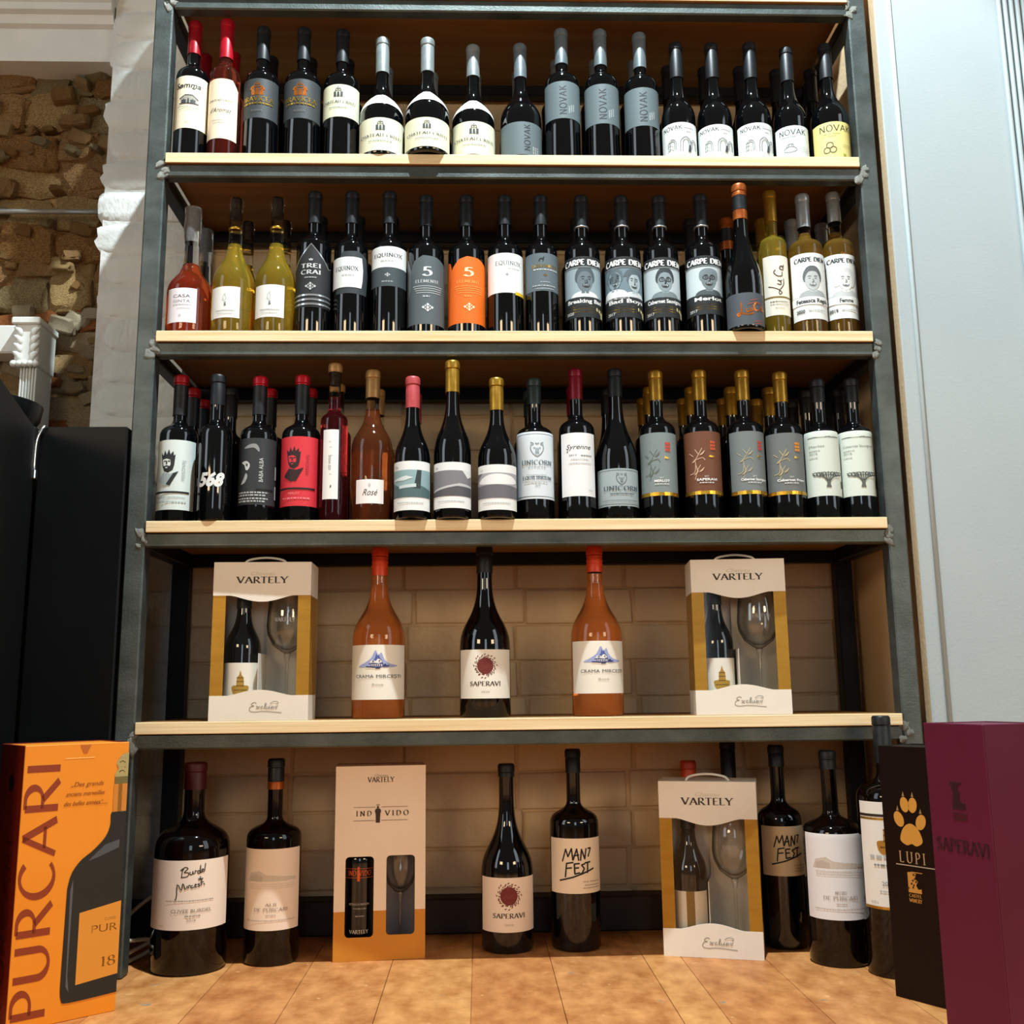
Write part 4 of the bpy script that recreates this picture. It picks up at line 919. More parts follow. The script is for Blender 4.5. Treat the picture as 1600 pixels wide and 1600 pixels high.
for k, t in (('nov2', 'first'), ('nov3', 'second'), ('nov4', 'third')):
    bt(k, 'bord', black_glass, 'slate', [(D_, D_, 82, -1, '#5f6f73', a_nov_v)], '%s of three tall black bottles with high metallic grey label' % t)
for k, t in (('nw1', 'first'), ('nw2', 'second'), ('nw3', 'third')):
    bt(k, 'burg', black_glass, 'black', [(D_, D_, 80, -7 if k != 'nw3' else 0, '#e4ecea', a_nw)], '%s of three sloping bottles with white label showing arched ruins' % t)
bt('nw4', 'burg', black_glass, 'black', [(D_, D_, 80, -3, '#dde9e9', a_nw4)], 'black bottle with white label showing a small cap drawing, beside yellow label')
bt('ny', 'burg', black_glass, 'black', [(D_, D_, 80, -2, '#e2d888', a_ny)], 'black bottle with pale yellow label and three ring knot, end of top row')
# second row
bt('rose', 'flask', coral_wine, None, [(D_, D_, 40, -6, '#ece9ee', a_casa)], 'coral rose bottle with wide round body and small white label at left end', fill=.56, cork=1, foil_=1)
bt('yel1', 'bell', yellow_wine, None, [(D_, D_, 44, -12, '#edefea', a_bird)], 'straw yellow wine bottle with small white bird label, left of the pair', fill=.66, cork=1, band=1)
bt('yel2', 'bell', yellow_wine, None, [(D_, D_, 46, -8, '#edefea', a_bird)], 'straw yellow wine bottle with small white bird label, right of the pair', fill=.66, cork=1, band=1)
bt('trei', 'bordhi', black_glass, 'black', [(D_, D_, 80, 0, '#1e2224', a_trei, [[(-1, 0), (1, 0), (1, .65), (.82, .62), (0, .97), (-.82, .62), (-1, .65)]])], 'black bottle with pointed silver outlined black label and silver bands')
bt('eq1', 'bord', black_glass, 'black', [(.09, .188, 80, 0, '#2f383b', None, [[(-.6, 0), (.85, 0), (.98, .5), (.85, .88), (.4, 1), (-.3, .98), (-.6, .6)]]), (D_, D_, 66, -16, '#e3eaea', a_eqw, [[(-1, 0), (.9, .0), (.97, .25), (1, .6), (.92, 1), (-1, 1)]])], 'black bottle with white label wrapping off to the left over grey', off2=1)
bt('eq2', 'bord', black_glass, 'black', [(.1066, .150, 80, 0, '#3b474b', a_eq2d), (.150, .1983, 80, 0, '#e6ecec', a_eq2w)], 'black bottle with white upper label and dark grey lower label')
bt('el1', 'bord', black_glass, 'black', [(D_, D_, 84, 2, '#525e62', a_el1, [[(-1, 0), (1, 0), (1, .90), (.4, .985), (-.1, 1), (-.45, .93), (-.7, .7), (-1, .55)]])], 'black bottle with slate grey full height label bearing a large numeral')
bt('el2', 'bord', black_glass, 'black', [(D_, D_, 84, 2, '#ee6d0e', a_el2, [[(-1, 0), (1, 0), (1, .9), (.45, .985), (0, 1), (-.3, .96), (-.55, .86), (-.62, .82), (-.7, .93), (-.85, .96), (-1, .95)]])], 'black bottle with bright orange label bearing a large numeral')
bt('eq3', 'bord', black_glass, 'black', [(D_, D_, 80, 0, '#eef2f1', a_eq3)], 'black bottle with plain white label and yellow corner tab')
bt('horse', 'bord', black_glass, 'black', [(D_, D_, 82, 0, '#5d6c73', a_horse)], 'black bottle with blue grey label and black horse')
for k, t, f in (('cd1', 'bearded man in profile on pale blue', a_cd1), ('cd2', 'two men and a wide hat', a_cd2), ('cd3', 'laughing man in glasses and dark hair', a_cd3), ('cd4', 'bald laughing man in glasses', a_cd4)):
    bt(k, 'bord', black_glass, 'black', [(D_, D_, 82, -3, '#1c2224', f)], 'black bottle whose portrait label shows a ' + t if not t.startswith('two') else 'black bottle whose portrait label shows ' + t, wring=1)
bt('luica', 'spark', black_glass, None, [(D_, D_, 82, -12, '#4b545c', a_luica)], 'slender dark bottle with copper top and orange script on slate label', caps=[(.262, .285, 'copper', 0), (.285, .318, 'black', 0), (.318, .347, 'copper', 1)])
bt('luca', 'slim', yellow_wine, 'gold', [(D_, D_, 62, 0, '#ece8d6', a_luca)], 'slim yellow wine bottle with gold capsule and tall cream script label', H=.356, y=.058, fill=.80)
bt('fet1', 'bordhi', gold_wine, 'silver', [(D_, D_, 74, -6, '#e6eeec', a_fet1)], 'golden wine bottle with silver capsule and white label of a dark haired person', fill=.72)
bt('fet2', 'bordhi', gold_wine, 'silver', [(D_, D_, 74, -2, '#e6eeec', a_fet2)], 'golden wine bottle with white label of a fair haired person, at right end', H=.358, y=.068, fill=.72)
# third row
bt('pers', 'bord', black_glass, None, [(D_, D_, 82, -4, '#d4e2df', a_pers)], 'red topped bottle with pale label showing a bearded crowned head', caps=[(.236, .303, 'black', 0), (.303, .3257, 'red', 1)])
bt('568', 'bord', black_glass, 'black', [(D_, D_, 70, -6, None, a_568)], 'unlabelled black bottle with large white numerals on the glass')
bt('dark', 'bord', black_glass, None, [(D_, D_, 84, 0, '#2a2f32', a_dark)], 'red topped bottle with charcoal label and grey falling shapes', caps=[(.236, .300, 'black', 0), (.300, .3215, 'redlit', 1)])
bt('red', 'bord', black_glass, None, [(D_, D_, 84, -4, '#d5303c', a_red)], 'black bottle with vivid red label showing a dark crowned head', caps=[(.238, .304, 'black', 0), (.304, .3261, 'redlit', 1)])
bt('slim', 'slim', red_rose_wine, None, [(D_, D_, 34, -6, '#eef1ee', a_slim)], 'slim dark rose bottle with narrow white strip label and red waxed stopper', caps=[(.331, .341, 'redlit', 0), (.341, .348, 'tan', 1)], cork=1, fill=.78)
bt('ros3', 'flute', rose_dark, 'tan', [(D_, D_, 40, 0, '#f3f1ef', a_rose)], 'rose bottle with tan capsule and small low white label', fill=.74)
for k, c, t, f in (('ph1', 'coral', 'tree photograph, coral capsule', a_ph1), ('ph2', 'gold', 'grey shore photograph, tallest gold capsule', a_ph2), ('ph3', 'gold', 'misty hill photograph, shorter gold capsule', a_ph3)):
    bt(k, 'rhone', black_glass, c, [(D_, D_, 80, 0, '#eef3f2', f)], 'dark bottle with white label framing a ' + t)
bt('uni1', 'bord', black_glass, 'green', [(D_, D_, 78, 2, '#d9e5ec', a_uni1)], 'black bottle with tall white label framed in grey and lion face')
bt('ygr', 'bord', black_glass, 'wine', [(D_, D_, 64, 0, '#edf2f3', a_ygr)], 'black bottle with burgundy red capsule and plain white handwritten label')
bt('uni2', 'cham', black_glass, 'black', [(D_, D_, 82, -5, '#9fb0b4', a_uni2)], 'dark sparkling bottle with low grey label and lion face')
for k, c, t, f, rt in (('brd1', '#7c8b8b', 'sage grey label and red seal', a_brd1, -4), ('brd2', '#6d432b', 'brown label and pale vine', a_brd2, -4), ('brd3', '#727c7c', 'grey vine label, seal turned off to the right', a_brd3, 8), ('brd4', '#6a7170', 'dark grey vine label and orange seal', a_brd4, 0)):
    bt(k, 'bord', black_glass, 'gold', [(D_, D_, 80, rt, c, f)], 'gold capped black bottle with ' + t)
bt('tr1', 'bord', black_glass, 'black', [(D_, D_, 80, -8, '#d3dfd4', a_tr1)], 'black bottle with pale green tree label, left of the two at right end')
bt('tr2', 'bord', black_glass, 'black', [(D_, D_, 80, -8, '#d3dfd4', a_tr2)], 'black bottle with pale green tree label, last of the third row')
# fourth row
bt('cra1', 'big', peach_wine, 'orange', [(D_, D_, 78, 0, '#f1eee0', a_crama)], 'large orange capped rose bottle with blue house label beside the left gift box', fill=.83)
bt('sap1', 'sap', black_glass, 'black', [(D_, D_, 72, 0, '#f1ede0', a_sap)], 'large black bottle with dark red starburst label on lowest board')
bt('cra2', 'big', peach_wine, 'orange', [(D_, D_, 78, 4, '#f1eee0', a_crama)], 'large orange capped rose bottle with blue house label near the right gift box', fill=.83)
# floor
bt('burd', 'jero', brown_glass, 'maroon', [(D_, D_, 76, 8, '#f2e4d3', a_burd)], 'huge dark bottle with maroon capsule and brown handwritten label on the floor')
bt('alb', 'magb', brown_glass, None, [(D_, D_, 74, 4, '#efdcc8', a_alb)], 'big bottle with orange neck band and faint beige castle label on the floor', caps=[(.336, .352, 'copper', 0), (.352, .3977, 'black', 1)])
bt('sap2', 'sap', black_glass, 'black', [(D_, D_, 74, 2, '#f0dfce', a_sap)], 'large black bottle with dark red starburst label standing on the floor')
bt('man1', 'mani', black_glass, 'black', [(D_, D_, 76, 2, '#f0dfc6', a_mani)], 'large bottle with black brush lettered cream label, middle of the floor')
bt('man2', 'mani', black_glass, 'black', [(D_, D_, 76, 4, '#e0cba6', a_mani)], 'large bottle with brush lettered label in shade behind right gift box')  # paper darker than its twin's, shade put into the colour
bt('neg', 'magb', brown_glass, 'black', [(D_, D_, 70, -13, '#e9e9e8', a_neg)], 'big bottle with clean white castle label before the brush lettered one')
bt('gold', 'magc', brown_glass, 'black', [(D_, D_, 76, -8, '#f0eeE4', a_gold)], 'tall bottle with golden bell label partly behind the paw print box', caps=[(.385, .4753, 'black', 1)])

DIM = {
    'somma': (1, -0.7348, 0.044, 0.0369, 0.3495, 0.0669, 0.1938, 0.2661),
    'ros1': (1, -0.6573, 0.0411, 0.0341, 0.3532, 0.0424, 0.1875, 0.2546),
    'bra1': (1, -0.5754, 0.0464, 0.0392, 0.3384, 0.093, 0.1891, 0.255),
    'bra2': (1, -0.4832, 0.048, 0.0408, 0.3389, 0.093, 0.1891, 0.2561),
    'cri1': (1, -0.395, 0.0511, 0.0437, 0.3373, 0.0991, 0.1782, 0.2534),
    'mag1': (1, -0.3018, 0.0392, 0.0496, 0.3102, 0.0047, 0.085, 0.2215),
    'mag2': (1, -0.1983, 0.0209, 0.0494, 0.2969, 0.004, 0.0756, 0.2125),
    'mag3': (1, -0.0951, 0.0564, 0.0489, 0.305, 0.0089, 0.0884, 0.2251),
    'nov1': (1, 0.0138, 0.0543, 0.0469, 0.3081, 0.0089, 0.0884, 0.2221),
    'nov2': (1, 0.109, 0.0473, 0.0401, 0.3422, 0.0976, 0.1891, 0.2524),
    'nov3': (1, 0.1995, 0.0466, 0.0394, 0.3411, 0.0853, 0.1829, 0.2488),
    'nov4': (1, 0.291, 0.0467, 0.0395, 0.3339, 0.0807, 0.1751, 0.2441),
    'nw1': (1, 0.3754, 0.0458, 0.0386, 0.3094, 0.004, 0.0899, 0.2196),
    'nw2': (1, 0.4589, 0.0466, 0.0394, 0.3093, 0.004, 0.0853, 0.2202),
    'nw3': (1, 0.5488, 0.0475, 0.0403, 0.3126, 0.004, 0.0899, 0.2208),
    'nw4': (1, 0.6336, 0.0446, 0.0374, 0.2999, 0.004, 0.0838, 0.2125),
    'ny': (1, 0.7275, 0.05, 0.0427, 0.313, 0.004, 0.0945, 0.224),
    'rose': (2, -0.7275, 0.0574, 0.0499, 0.3075, 0.0247, 0.1022, 0.2257),
    'yel1': (2, -0.6237, 0.0533, 0.0459, 0.3305, 0.0347, 0.1051, 0.2477),
    'yel2': (2, -0.5321, 0.0513, 0.044, 0.3316, 0.0361, 0.1095, 0.2482),
    'trei': (2, -0.448, 0.0452, 0.0381, 0.3412, 0.0591, 0.2057, 0.2647),
    'eq1': (2, -0.366, 0.0446, 0.0375, 0.3413, 0.1037, 0.1734, 0.2644),
    'eq2': (2, -0.2825, 0.0455, 0.0383, 0.3422, 0.1066, 0.1983, 0.2649),
    'el1': (2, -0.2012, 0.0476, 0.0403, 0.3345, 0.0204, 0.1778, 0.2599),
    'el2': (2, -0.1116, 0.0499, 0.0425, 0.3362, 0.0233, 0.1764, 0.261),
    'eq3': (2, -0.0256, 0.0465, 0.0393, 0.3349, 0.0921, 0.1837, 0.2639),
    'horse': (2, 0.0546, 0.043, 0.0359, 0.3335, 0.0965, 0.1837, 0.2621),
    'cd1': (2, 0.146, 0.0466, 0.0394, 0.3359, 0.0361, 0.1764, 0.2594),
    'cd2': (2, 0.2367, 0.0474, 0.0402, 0.3353, 0.0361, 0.1764, 0.2613),
    'cd3': (2, 0.3217, 0.0468, 0.0396, 0.3354, 0.0361, 0.1749, 0.261),
    'cd4': (2, 0.4166, 0.0469, 0.0397, 0.3407, 0.0433, 0.1793, 0.2626),
    'luica': (2, 0.4963, 0.0109, 0.0397, 0.347, 0.0054, 0.0787, 0.2627),
    'luca': (2, 0.5819, 0.0398, 0.0328, 0.3614, 0.049, 0.1881, 0.28),
    'fet1': (2, 0.6619, 0.0495, 0.0422, 0.3434, 0.0347, 0.1881, 0.2623),
    'fet2': (2, 0.7428, 0.0489, 0.0416, 0.3671, 0.0433, 0.1939, 0.2845),
    'pers': (3, -0.7327, 0.0496, 0.0423, 0.3257, 0.0265, 0.1751, 0.2479),
    '568': (3, -0.6398, 0.0225, 0.0335, 0.3184, 0.0192, 0.1529, 0.2512),
    'dark': (3, -0.5558, 0.0458, 0.0386, 0.3215, 0.0358, 0.1778, 0.2482),
    'red': (3, -0.4664, 0.0514, 0.044, 0.3261, 0.0331, 0.1819, 0.2498),
    'slim': (3, -0.3945, 0.0357, 0.0288, 0.3483, 0.0465, 0.1956, 0.2999),
    'ros3': (3, -0.315, 0.0514, 0.0441, 0.3376, 0.0371, 0.0882, 0.2751),
    'ph1': (3, -0.2261, 0.0087, 0.0375, 0.3093, 0.0159, 0.119, 0.2403),
    'ph2': (3, -0.142, 0.0101, 0.0389, 0.3454, 0.0199, 0.1164, 0.2752),
    'ph3': (3, -0.0482, 0.0116, 0.0404, 0.3073, 0.0159, 0.111, 0.2357),
    'uni1': (3, 0.0339, 0.0472, 0.04, 0.3171, 0.0452, 0.1902, 0.2584),
    'ygr': (3, 0.1246, 0.0459, 0.0387, 0.3384, 0.0505, 0.1874, 0.2693),
    'uni2': (3, 0.2113, 0.0508, 0.0434, 0.3399, 0.0291, 0.1098, 0.2764),
    'brd1': (3, 0.3, 0.0461, 0.0389, 0.334, 0.0505, 0.1874, 0.2665),
    'brd2': (3, 0.3958, 0.0463, 0.0391, 0.3354, 0.0532, 0.1901, 0.2666),
    'brd3': (3, 0.4904, 0.0464, 0.0392, 0.3354, 0.0532, 0.1901, 0.2666),
    'brd4': (3, 0.5744, 0.0479, 0.0407, 0.3314, 0.0519, 0.186, 0.2628),
    'tr1': (3, 0.6579, 0.0466, 0.0394, 0.3148, 0.0492, 0.1915, 0.2611),
    'tr2': (3, 0.7403, 0.0474, 0.0402, 0.3165, 0.0492, 0.1915, 0.2613),
    'cra1': (4, -0.3009, 0.1073, 0.0556, 0.3614, 0.0388, 0.1508, 0.3004),
    'sap1': (4, -0.0756, 0.1056, 0.0539, 0.3625, 0.0388, 0.1391, 0.3042),
    'cra2': (4, 0.1629, 0.106, 0.0544, 0.3611, 0.0464, 0.1547, 0.3043),
    'burd': (5, -0.6679, 0.0798, 0.0732, 0.3949, 0.0846, 0.2133, 0.3421),
    'alb': (5, -0.5135, 0.1249, 0.0556, 0.3977, 0.0675, 0.2232, 0.3356),
    'sap2': (5, -0.0311, 0.1823, 0.055, 0.3772, 0.0428, 0.15, 0.3502),
    'man1': (5, 0.1136, 0.1843, 0.0524, 0.4063, 0.1156, 0.2256, 0.3566),
    'man2': (5, 0.5522, 0.1603, 0.0459, 0.4101, 0.146, 0.2456, 0.3649),
    'neg': (5, 0.6204, 0.0299, 0.0575, 0.4053, 0.0873, 0.2475, 0.3684),
    'gold': (5, 0.7011, -0.0602, 0.056, 0.4753, 0.1216, 0.3159, 0.4399),
}
for k_, x_, r_ in (('somma', -.731, None), ('rose', -.7195, .0485), ('pers', -.7255, .0395), ('fet1', .651, .038), ('fet2', .729, .038), ('luca', .579, .0315), ('tr1', .656, .0368), ('tr2', .731, .037)):
    q_ = DIM[k_]; DIM[k_] = (q_[0], x_, q_[2], r_ or q_[3]) + q_[4:]
ROWZ = {1: SH[1], 2: SH[2], 3: SH[3], 4: SH[4], 5: 0.0}
GROUP = {1: 'wine bottles on the first row', 2: 'wine bottles on the second row', 3: 'wine bottles on the third row', 4: 'large bottles on the lowest board', 5: 'big bottles on the floor'}
made = {}
for key, d in B.items():
    row, x, y, Rb, H, z0, z1, zc = DIM[key]
    H = d.get('H', H); y = d.get('y', y)
    if d['kind'] in ('bord', 'bordhi'): Rb = min(Rb, .0408)
    P = profile(d['kind'], Rb, H); rn = KIND[d['kind']][2]
    root = tag(empty('wine_bottle', (x, y, ROWZ[row])), d['label'], 'wine bottle', GROUP[row])
    if d.get('fill'):
        zf = d['fill'] * H; Pc, rf = cut_profile(P, zf)
        body = link_mesh('wine_body', lathe_bm(Pc, 40), d['glass'], root, smooth=True, auto=38)
        up = [(0, zf + .0005), (rf - .0003, zf + .0005)] + [p for p in P if p[1] > zf + .002]
        link_mesh('neck', lathe_bm(up, 32), clear_glass, root, smooth=True, auto=38)
        if d.get('cork'): link_mesh('cork', lathe_bm([(0, H - .048), (rn - .003, H - .048), (rn - .003, H - .004), (0, H - .004)], 20), cork_m, root, smooth=True, auto=38)
        if d.get('band'):
            bm = lathe_bm([(rn + .0008, H * .765), (rn + .0014, H * .765 + .001), (rn + .0012, H * .765 + .005), (rn + .0006, H * .765 + .006)], 24)
            link_mesh('neck_band', bm, pcol('gold'), root, smooth=True)
        if d.get('foil_'):
            bm = lathe_bm([(rn + .0008, zc), (rn + .004, H - .05), (rn + .003, H - .02), (rn + .0035, H)], 28)
            for v in bm.verts: v.co.xy = v.co.xy * (1 + .07 * noise.noise(v.co * 120))
            link_mesh('clear_wrap', bm, mat('crinkled_film', '#eef0f0', None, rough=.08, trans=.85, ior=1.1, bump=.002, scale=(180, 180, 90)), root, smooth=True)
    else:
        body = link_mesh('glass_body', lathe_bm(P, 40), d['glass'], root, smooth=True, auto=38)
    caps = d.get('caps') or ([(zc, H, d['cap'], 1)] if d['cap'] else [])
    for c0, c1, cm, top in caps: capsule(root, c0, c1, rn, CAP[cm], bool(top))
    if d.get('wring'): link_mesh('neck_ring', lathe_bm([(rn + .0005, zc - .003), (rn + .003, zc - .002), (rn + .003, zc + .0005), (rn + .0015, zc + .001)], 24), pcol('silver'), root, smooth=True)
    if key in ('cra1', 'cra2'):
        for k in range(4): link_mesh('cap_ridge', lathe_bm([(rn + .0012, H - .012 - k * .009), (rn + .0022, H - .0125 - k * .009), (rn + .0022, H - .0145 - k * .009), (rn + .0012, H - .015 - k * .009)], 24), CAP['orange'], root, smooth=True)
    for i, lb in enumerate(d['labs']):
        a, b, ha, rot, base, art = lb[:6]; shp = lb[6] if len(lb) > 6 else None
        a = z0 if a is None else a; b = z1 if b is None else b
        label_on(root, P, Rb, a, b, ha, rot, base, art, shp, H_off=.0004 + (.0006 if d.get('off2') and i else 0))
    made[key] = (root, x, y, Rb, H)
SHORT = {'somma': 'house engraving label', 'ros1': 'rose bottle with bright red capsule', 'bra1': 'left of two copper crest labels', 'bra2': 'right of two copper crest labels', 'cri1': 'straight bottle with greenish crest label',
 'mag1': 'leftmost broad grey capped bottle', 'mag2': 'middle broad grey capped bottle', 'mag3': 'rightmost broad grey capped bottle', 'nov1': 'sloping bottle with low grey label', 'nov2': 'first high grey label', 'nov3': 'second high grey label', 'nov4': 'third high grey label',
 'nw1': 'first arched ruins label', 'nw2': 'second arched ruins label', 'nw3': 'third arched ruins label', 'nw4': 'cap drawing label', 'ny': 'pale yellow label', 'rose': 'coral rose bottle', 'yel1': 'left straw yellow bird bottle', 'yel2': 'right straw yellow bird bottle',
 'trei': 'pointed silver outlined label', 'eq1': 'white label wrapping to the left', 'eq2': 'white over dark grey label', 'el1': 'slate numeral label', 'el2': 'orange numeral label', 'eq3': 'white label with yellow tab', 'horse': 'horse label',
 'cd1': 'bearded profile portrait', 'cd2': 'portrait of two men', 'cd3': 'dark haired man portrait', 'cd4': 'bald man portrait', 'luica': 'orange script bottle', 'luca': 'cream script label', 'fet1': 'dark haired person on white label', 'fet2': 'fair haired person on white label',
 'pers': 'pale crowned head label', '568': 'numeral bottle without label', 'dark': 'charcoal label', 'red': 'vivid red label', 'slim': 'white strip label', 'ros3': 'rose bottle with low white label', 'ph1': 'tree photograph label', 'ph2': 'shore photograph label', 'ph3': 'misty hill label',
 'uni1': 'tall lion face label', 'ygr': 'burgundy capped bottle', 'uni2': 'low grey lion label', 'brd1': 'sage grey label with red seal', 'brd2': 'brown vine label', 'brd3': 'grey label with turned seal', 'brd4': 'grey label with orange seal', 'tr1': 'left tree label', 'tr2': 'right tree label'}
# the rows behind: the same bottles again, their labels hidden by those in front
NB = [k for k in B if DIM[k][0] in (1, 2, 3)]
for key in NB:
    root, x, y, Rb, H = made[key]
    row = DIM[key][0]
    for k in range(2 if key in ('brd1', 'brd2', 'brd3', 'brd4', 'tr1', 'fet1', 'pers') else 1):
        r2 = root.copy(); COL.objects.link(r2)
        r2.location = (x + rnd.uniform(-.004, .004), max(y, .04) + (2 * Rb + .012) * (k + 1), ROWZ[row])
        s_ = min(1.0, .325 / H); r2.scale = (1, 1, s_)
        r2['label'] = '%s bottle standing %s behind the %s' % ('clear' if B[key].get('fill') else 'dark', 'directly' if k == 0 else 'two places', SHORT[key])
        r2['group'] = 'bottles hidden behind the front ranks'
        for ch in root.children:
            if ch.name.split('.')[0] in ('label', 'lettering'): continue
            c = ch.copy(); COL.objects.link(c); c.parent = r2

# ------------------------------------------------------------------ boxes and what stands in them
white_card = mat('white_card', '#eee9dd', '#e6e0d2', rough=.5, scale=(6, 6, 6))
gold_card = mat('gold_card', '#b5892f', '#a87c26', rough=.38, metal=.45, scale=(12, 12, 60))
grey_card = mat('silver_grey_card', '#d2ccbf', '#c4beb2', rough=.5, scale=(6, 6, 3))
film = bpy.data.materials.new('clear_film'); film.use_nodes = True
nt = film.node_tree; nt.nodes.clear()
_o = nt.nodes.new('ShaderNodeOutputMaterial'); _m = nt.nodes.new('ShaderNodeMixShader'); _t = nt.nodes.new('ShaderNodeBsdfTransparent'); _g = nt.nodes.new('ShaderNodeBsdfGlossy')
_g.inputs['Roughness'].default_value = .06; _m.inputs[0].default_value = .035; _t.inputs[0].default_value = (.97, .98, .98, 1)
nt.links.new(_t.outputs[0], _m.inputs[1]); nt.links.new(_g.outputs[0], _m.inputs[2]); nt.links.new(_m.outputs[0], _o.inputs[0])
thin_glass = bpy.data.materials.new('wine_glass'); thin_glass.use_nodes = True
nt = thin_glass.node_tree; nt.nodes.clear()
_o = nt.nodes.new('ShaderNodeOutputMaterial'); _m = nt.nodes.new('ShaderNodeMixShader'); _t = nt.nodes.new('ShaderNodeBsdfTransparent'); _g = nt.nodes.new('ShaderNodeBsdfGlossy'); _l = nt.nodes.new('ShaderNodeLayerWeight')
_c = nt.nodes.new('ShaderNodeValToRGB'); _c.color_ramp.elements[0].position = .40; _c.color_ramp.elements[0].color = (.95, .95, .94, 1); _c.color_ramp.elements[1].position = .95; _c.color_ramp.elements[1].color = (.20, .19, .17, 1)
_l.inputs[0].default_value = .5; _g.inputs['Roughness'].default_value = .03; _m.inputs[0].default_value = .07
nt.links.new(_l.outputs['Facing'], _c.inputs[0]); nt.links.new(_c.outputs[0], _t.inputs[0])
nt.links.new(_t.outputs[0], _m.inputs[1]); nt.links.new(_g.outputs[0], _m.inputs[2]); nt.links.new(_m.outputs[0], _o.inputs[0])

def goblet(loc, H, Rm, label, print_=True, rz=0):
    g = tag(empty('wine_glass', loc, rz), label, 'wine glass', 'wine glasses in gift boxes')
    zb = H * .47
    link_mesh('bowl', lathe_bm([(.004, zb), (.012, zb + .004), (Rm * .7, zb + .018), (Rm * .95, zb + .04), (Rm, zb + .058), (Rm * .96, zb + .085), (Rm * .8, H),
                                (Rm * .78, H), (Rm * .935, zb + .085), (Rm * .97, zb + .058), (Rm * .92, zb + .042), (Rm * .66, zb + .021), (.010, zb + .009), (0, zb + .008)], 36), thin_glass, g, smooth=True)
    link_mesh('stem', lathe_bm([(.0035, .012), (.003, .03), (.003, zb - .02), (.006, zb - .006), (.0075, zb), (.004, zb + .004)], 16), thin_glass, g, smooth=True)
    link_mesh('foot', lathe_bm([(0, 0), (.034, 0), (.034, .0015), (.010, .006), (.0035, .013)], 32), thin_glass, g, smooth=True)
    if print_:
        A = Art(.05, .014); A.t('VARTELY', 0, .2, .55, '#a9a6a0', w=1.7, font='serif')
        A.build('lettering', g, lambda u, v, d: ((Rm * .99 + d) * math.sin(u / Rm), -(Rm * .99 + d) * math.cos(u / Rm), zb + .062 + v), .0004)
    return g
def bottle_in(loc, H, Rb, kind, paper, z0, z1, art, label, cap='black', ha=70, rz=0, group='bottles inside gift boxes'):
    r = tag(empty('boxed_bottle', loc, rz), label, 'wine bottle', group)
    P = profile(kind, Rb, H)
    link_mesh('glass_body', lathe_bm(P, 36), black_glass, r, smooth=True, auto=38)
    capsule(r, H * .76, H, KIND[kind][2], CAP[cap])
    if art: label_on(r, P, Rb, z0, z1, ha, 0, paper, art)
    return r
def wave(x0, x1, y, dy, n=14, flat=.18):
    """a border that is straight at the ends and swells by dy in the middle"""
    w = x1 - x0; out = [(x0, y)]
    for i in range(n + 1):
        t = i / n; out.append((x0 + w * (flat + (1 - 2 * flat) * t), y + dy * math.sin(PI * t) ** 1.3))
    return out + [(x1, y)]
def sheet(pts, t, y0=0.0):
    """a card cut to an outline in x, z with thickness t"""
    bm = bmesh.new()
    a = [bm.verts.new((x, y0, z)) for x, z in pts]; b = [bm.verts.new((x, y0 + t, z)) for x, z in pts]
    bm.faces.new(a); bm.faces.new(b[::-1]); n = len(pts)
    for i in range(n): bm.faces.new((a[i], a[(i + 1) % n], b[(i + 1) % n], b[i]))
    bmesh.ops.recalc_face_normals(bm, faces=bm.faces[:])
    bmesh.ops.triangulate(bm, faces=[f for f in bm.faces if len(f.verts) > 4])
    return bm
SCRIPT_EX = [[(-3.2, 1.1), (-3.7, 1.35), (-4.3, 1.0), (-4.2, .65), (-3.7, .6), (-4.5, .35), (-4.7, -.4), (-3.8, -.75), (-1.5, -.62), (2.4, -.95)], [(-3.3, .5), (-2.9, .45), (-2.9, .0), (-2.5, .0)], [(-2.4, .5), (-3.3, -.02)],
             [(-1.7, .42), (-2.0, .5), (-2.2, .2), (-2.0, 0), (-1.6, .08)], [(-1.5, .1), (-1.0, 1.0), (-1.15, 1.15), (-1.3, .8), (-1.25, .05), (-1.0, .05)], [(-.85, .5), (-.9, .1), (-.7, .0), (-.4, .2), (-.3, .5), (-.32, .05), (-.1, .05)],
             [(.0, .1), (.35, .55), (.25, .3), (.4, .1), (.2, -.02), (.0, .05)], [(.65, .5), (.6, .1), (.8, .02)], [(1.0, .5), (1.15, .02), (1.5, .55)], [(-.2, 1.0), (.6, 1.5), (1.6, 1.35), (1.45, .95), (1.2, 1.05)]]
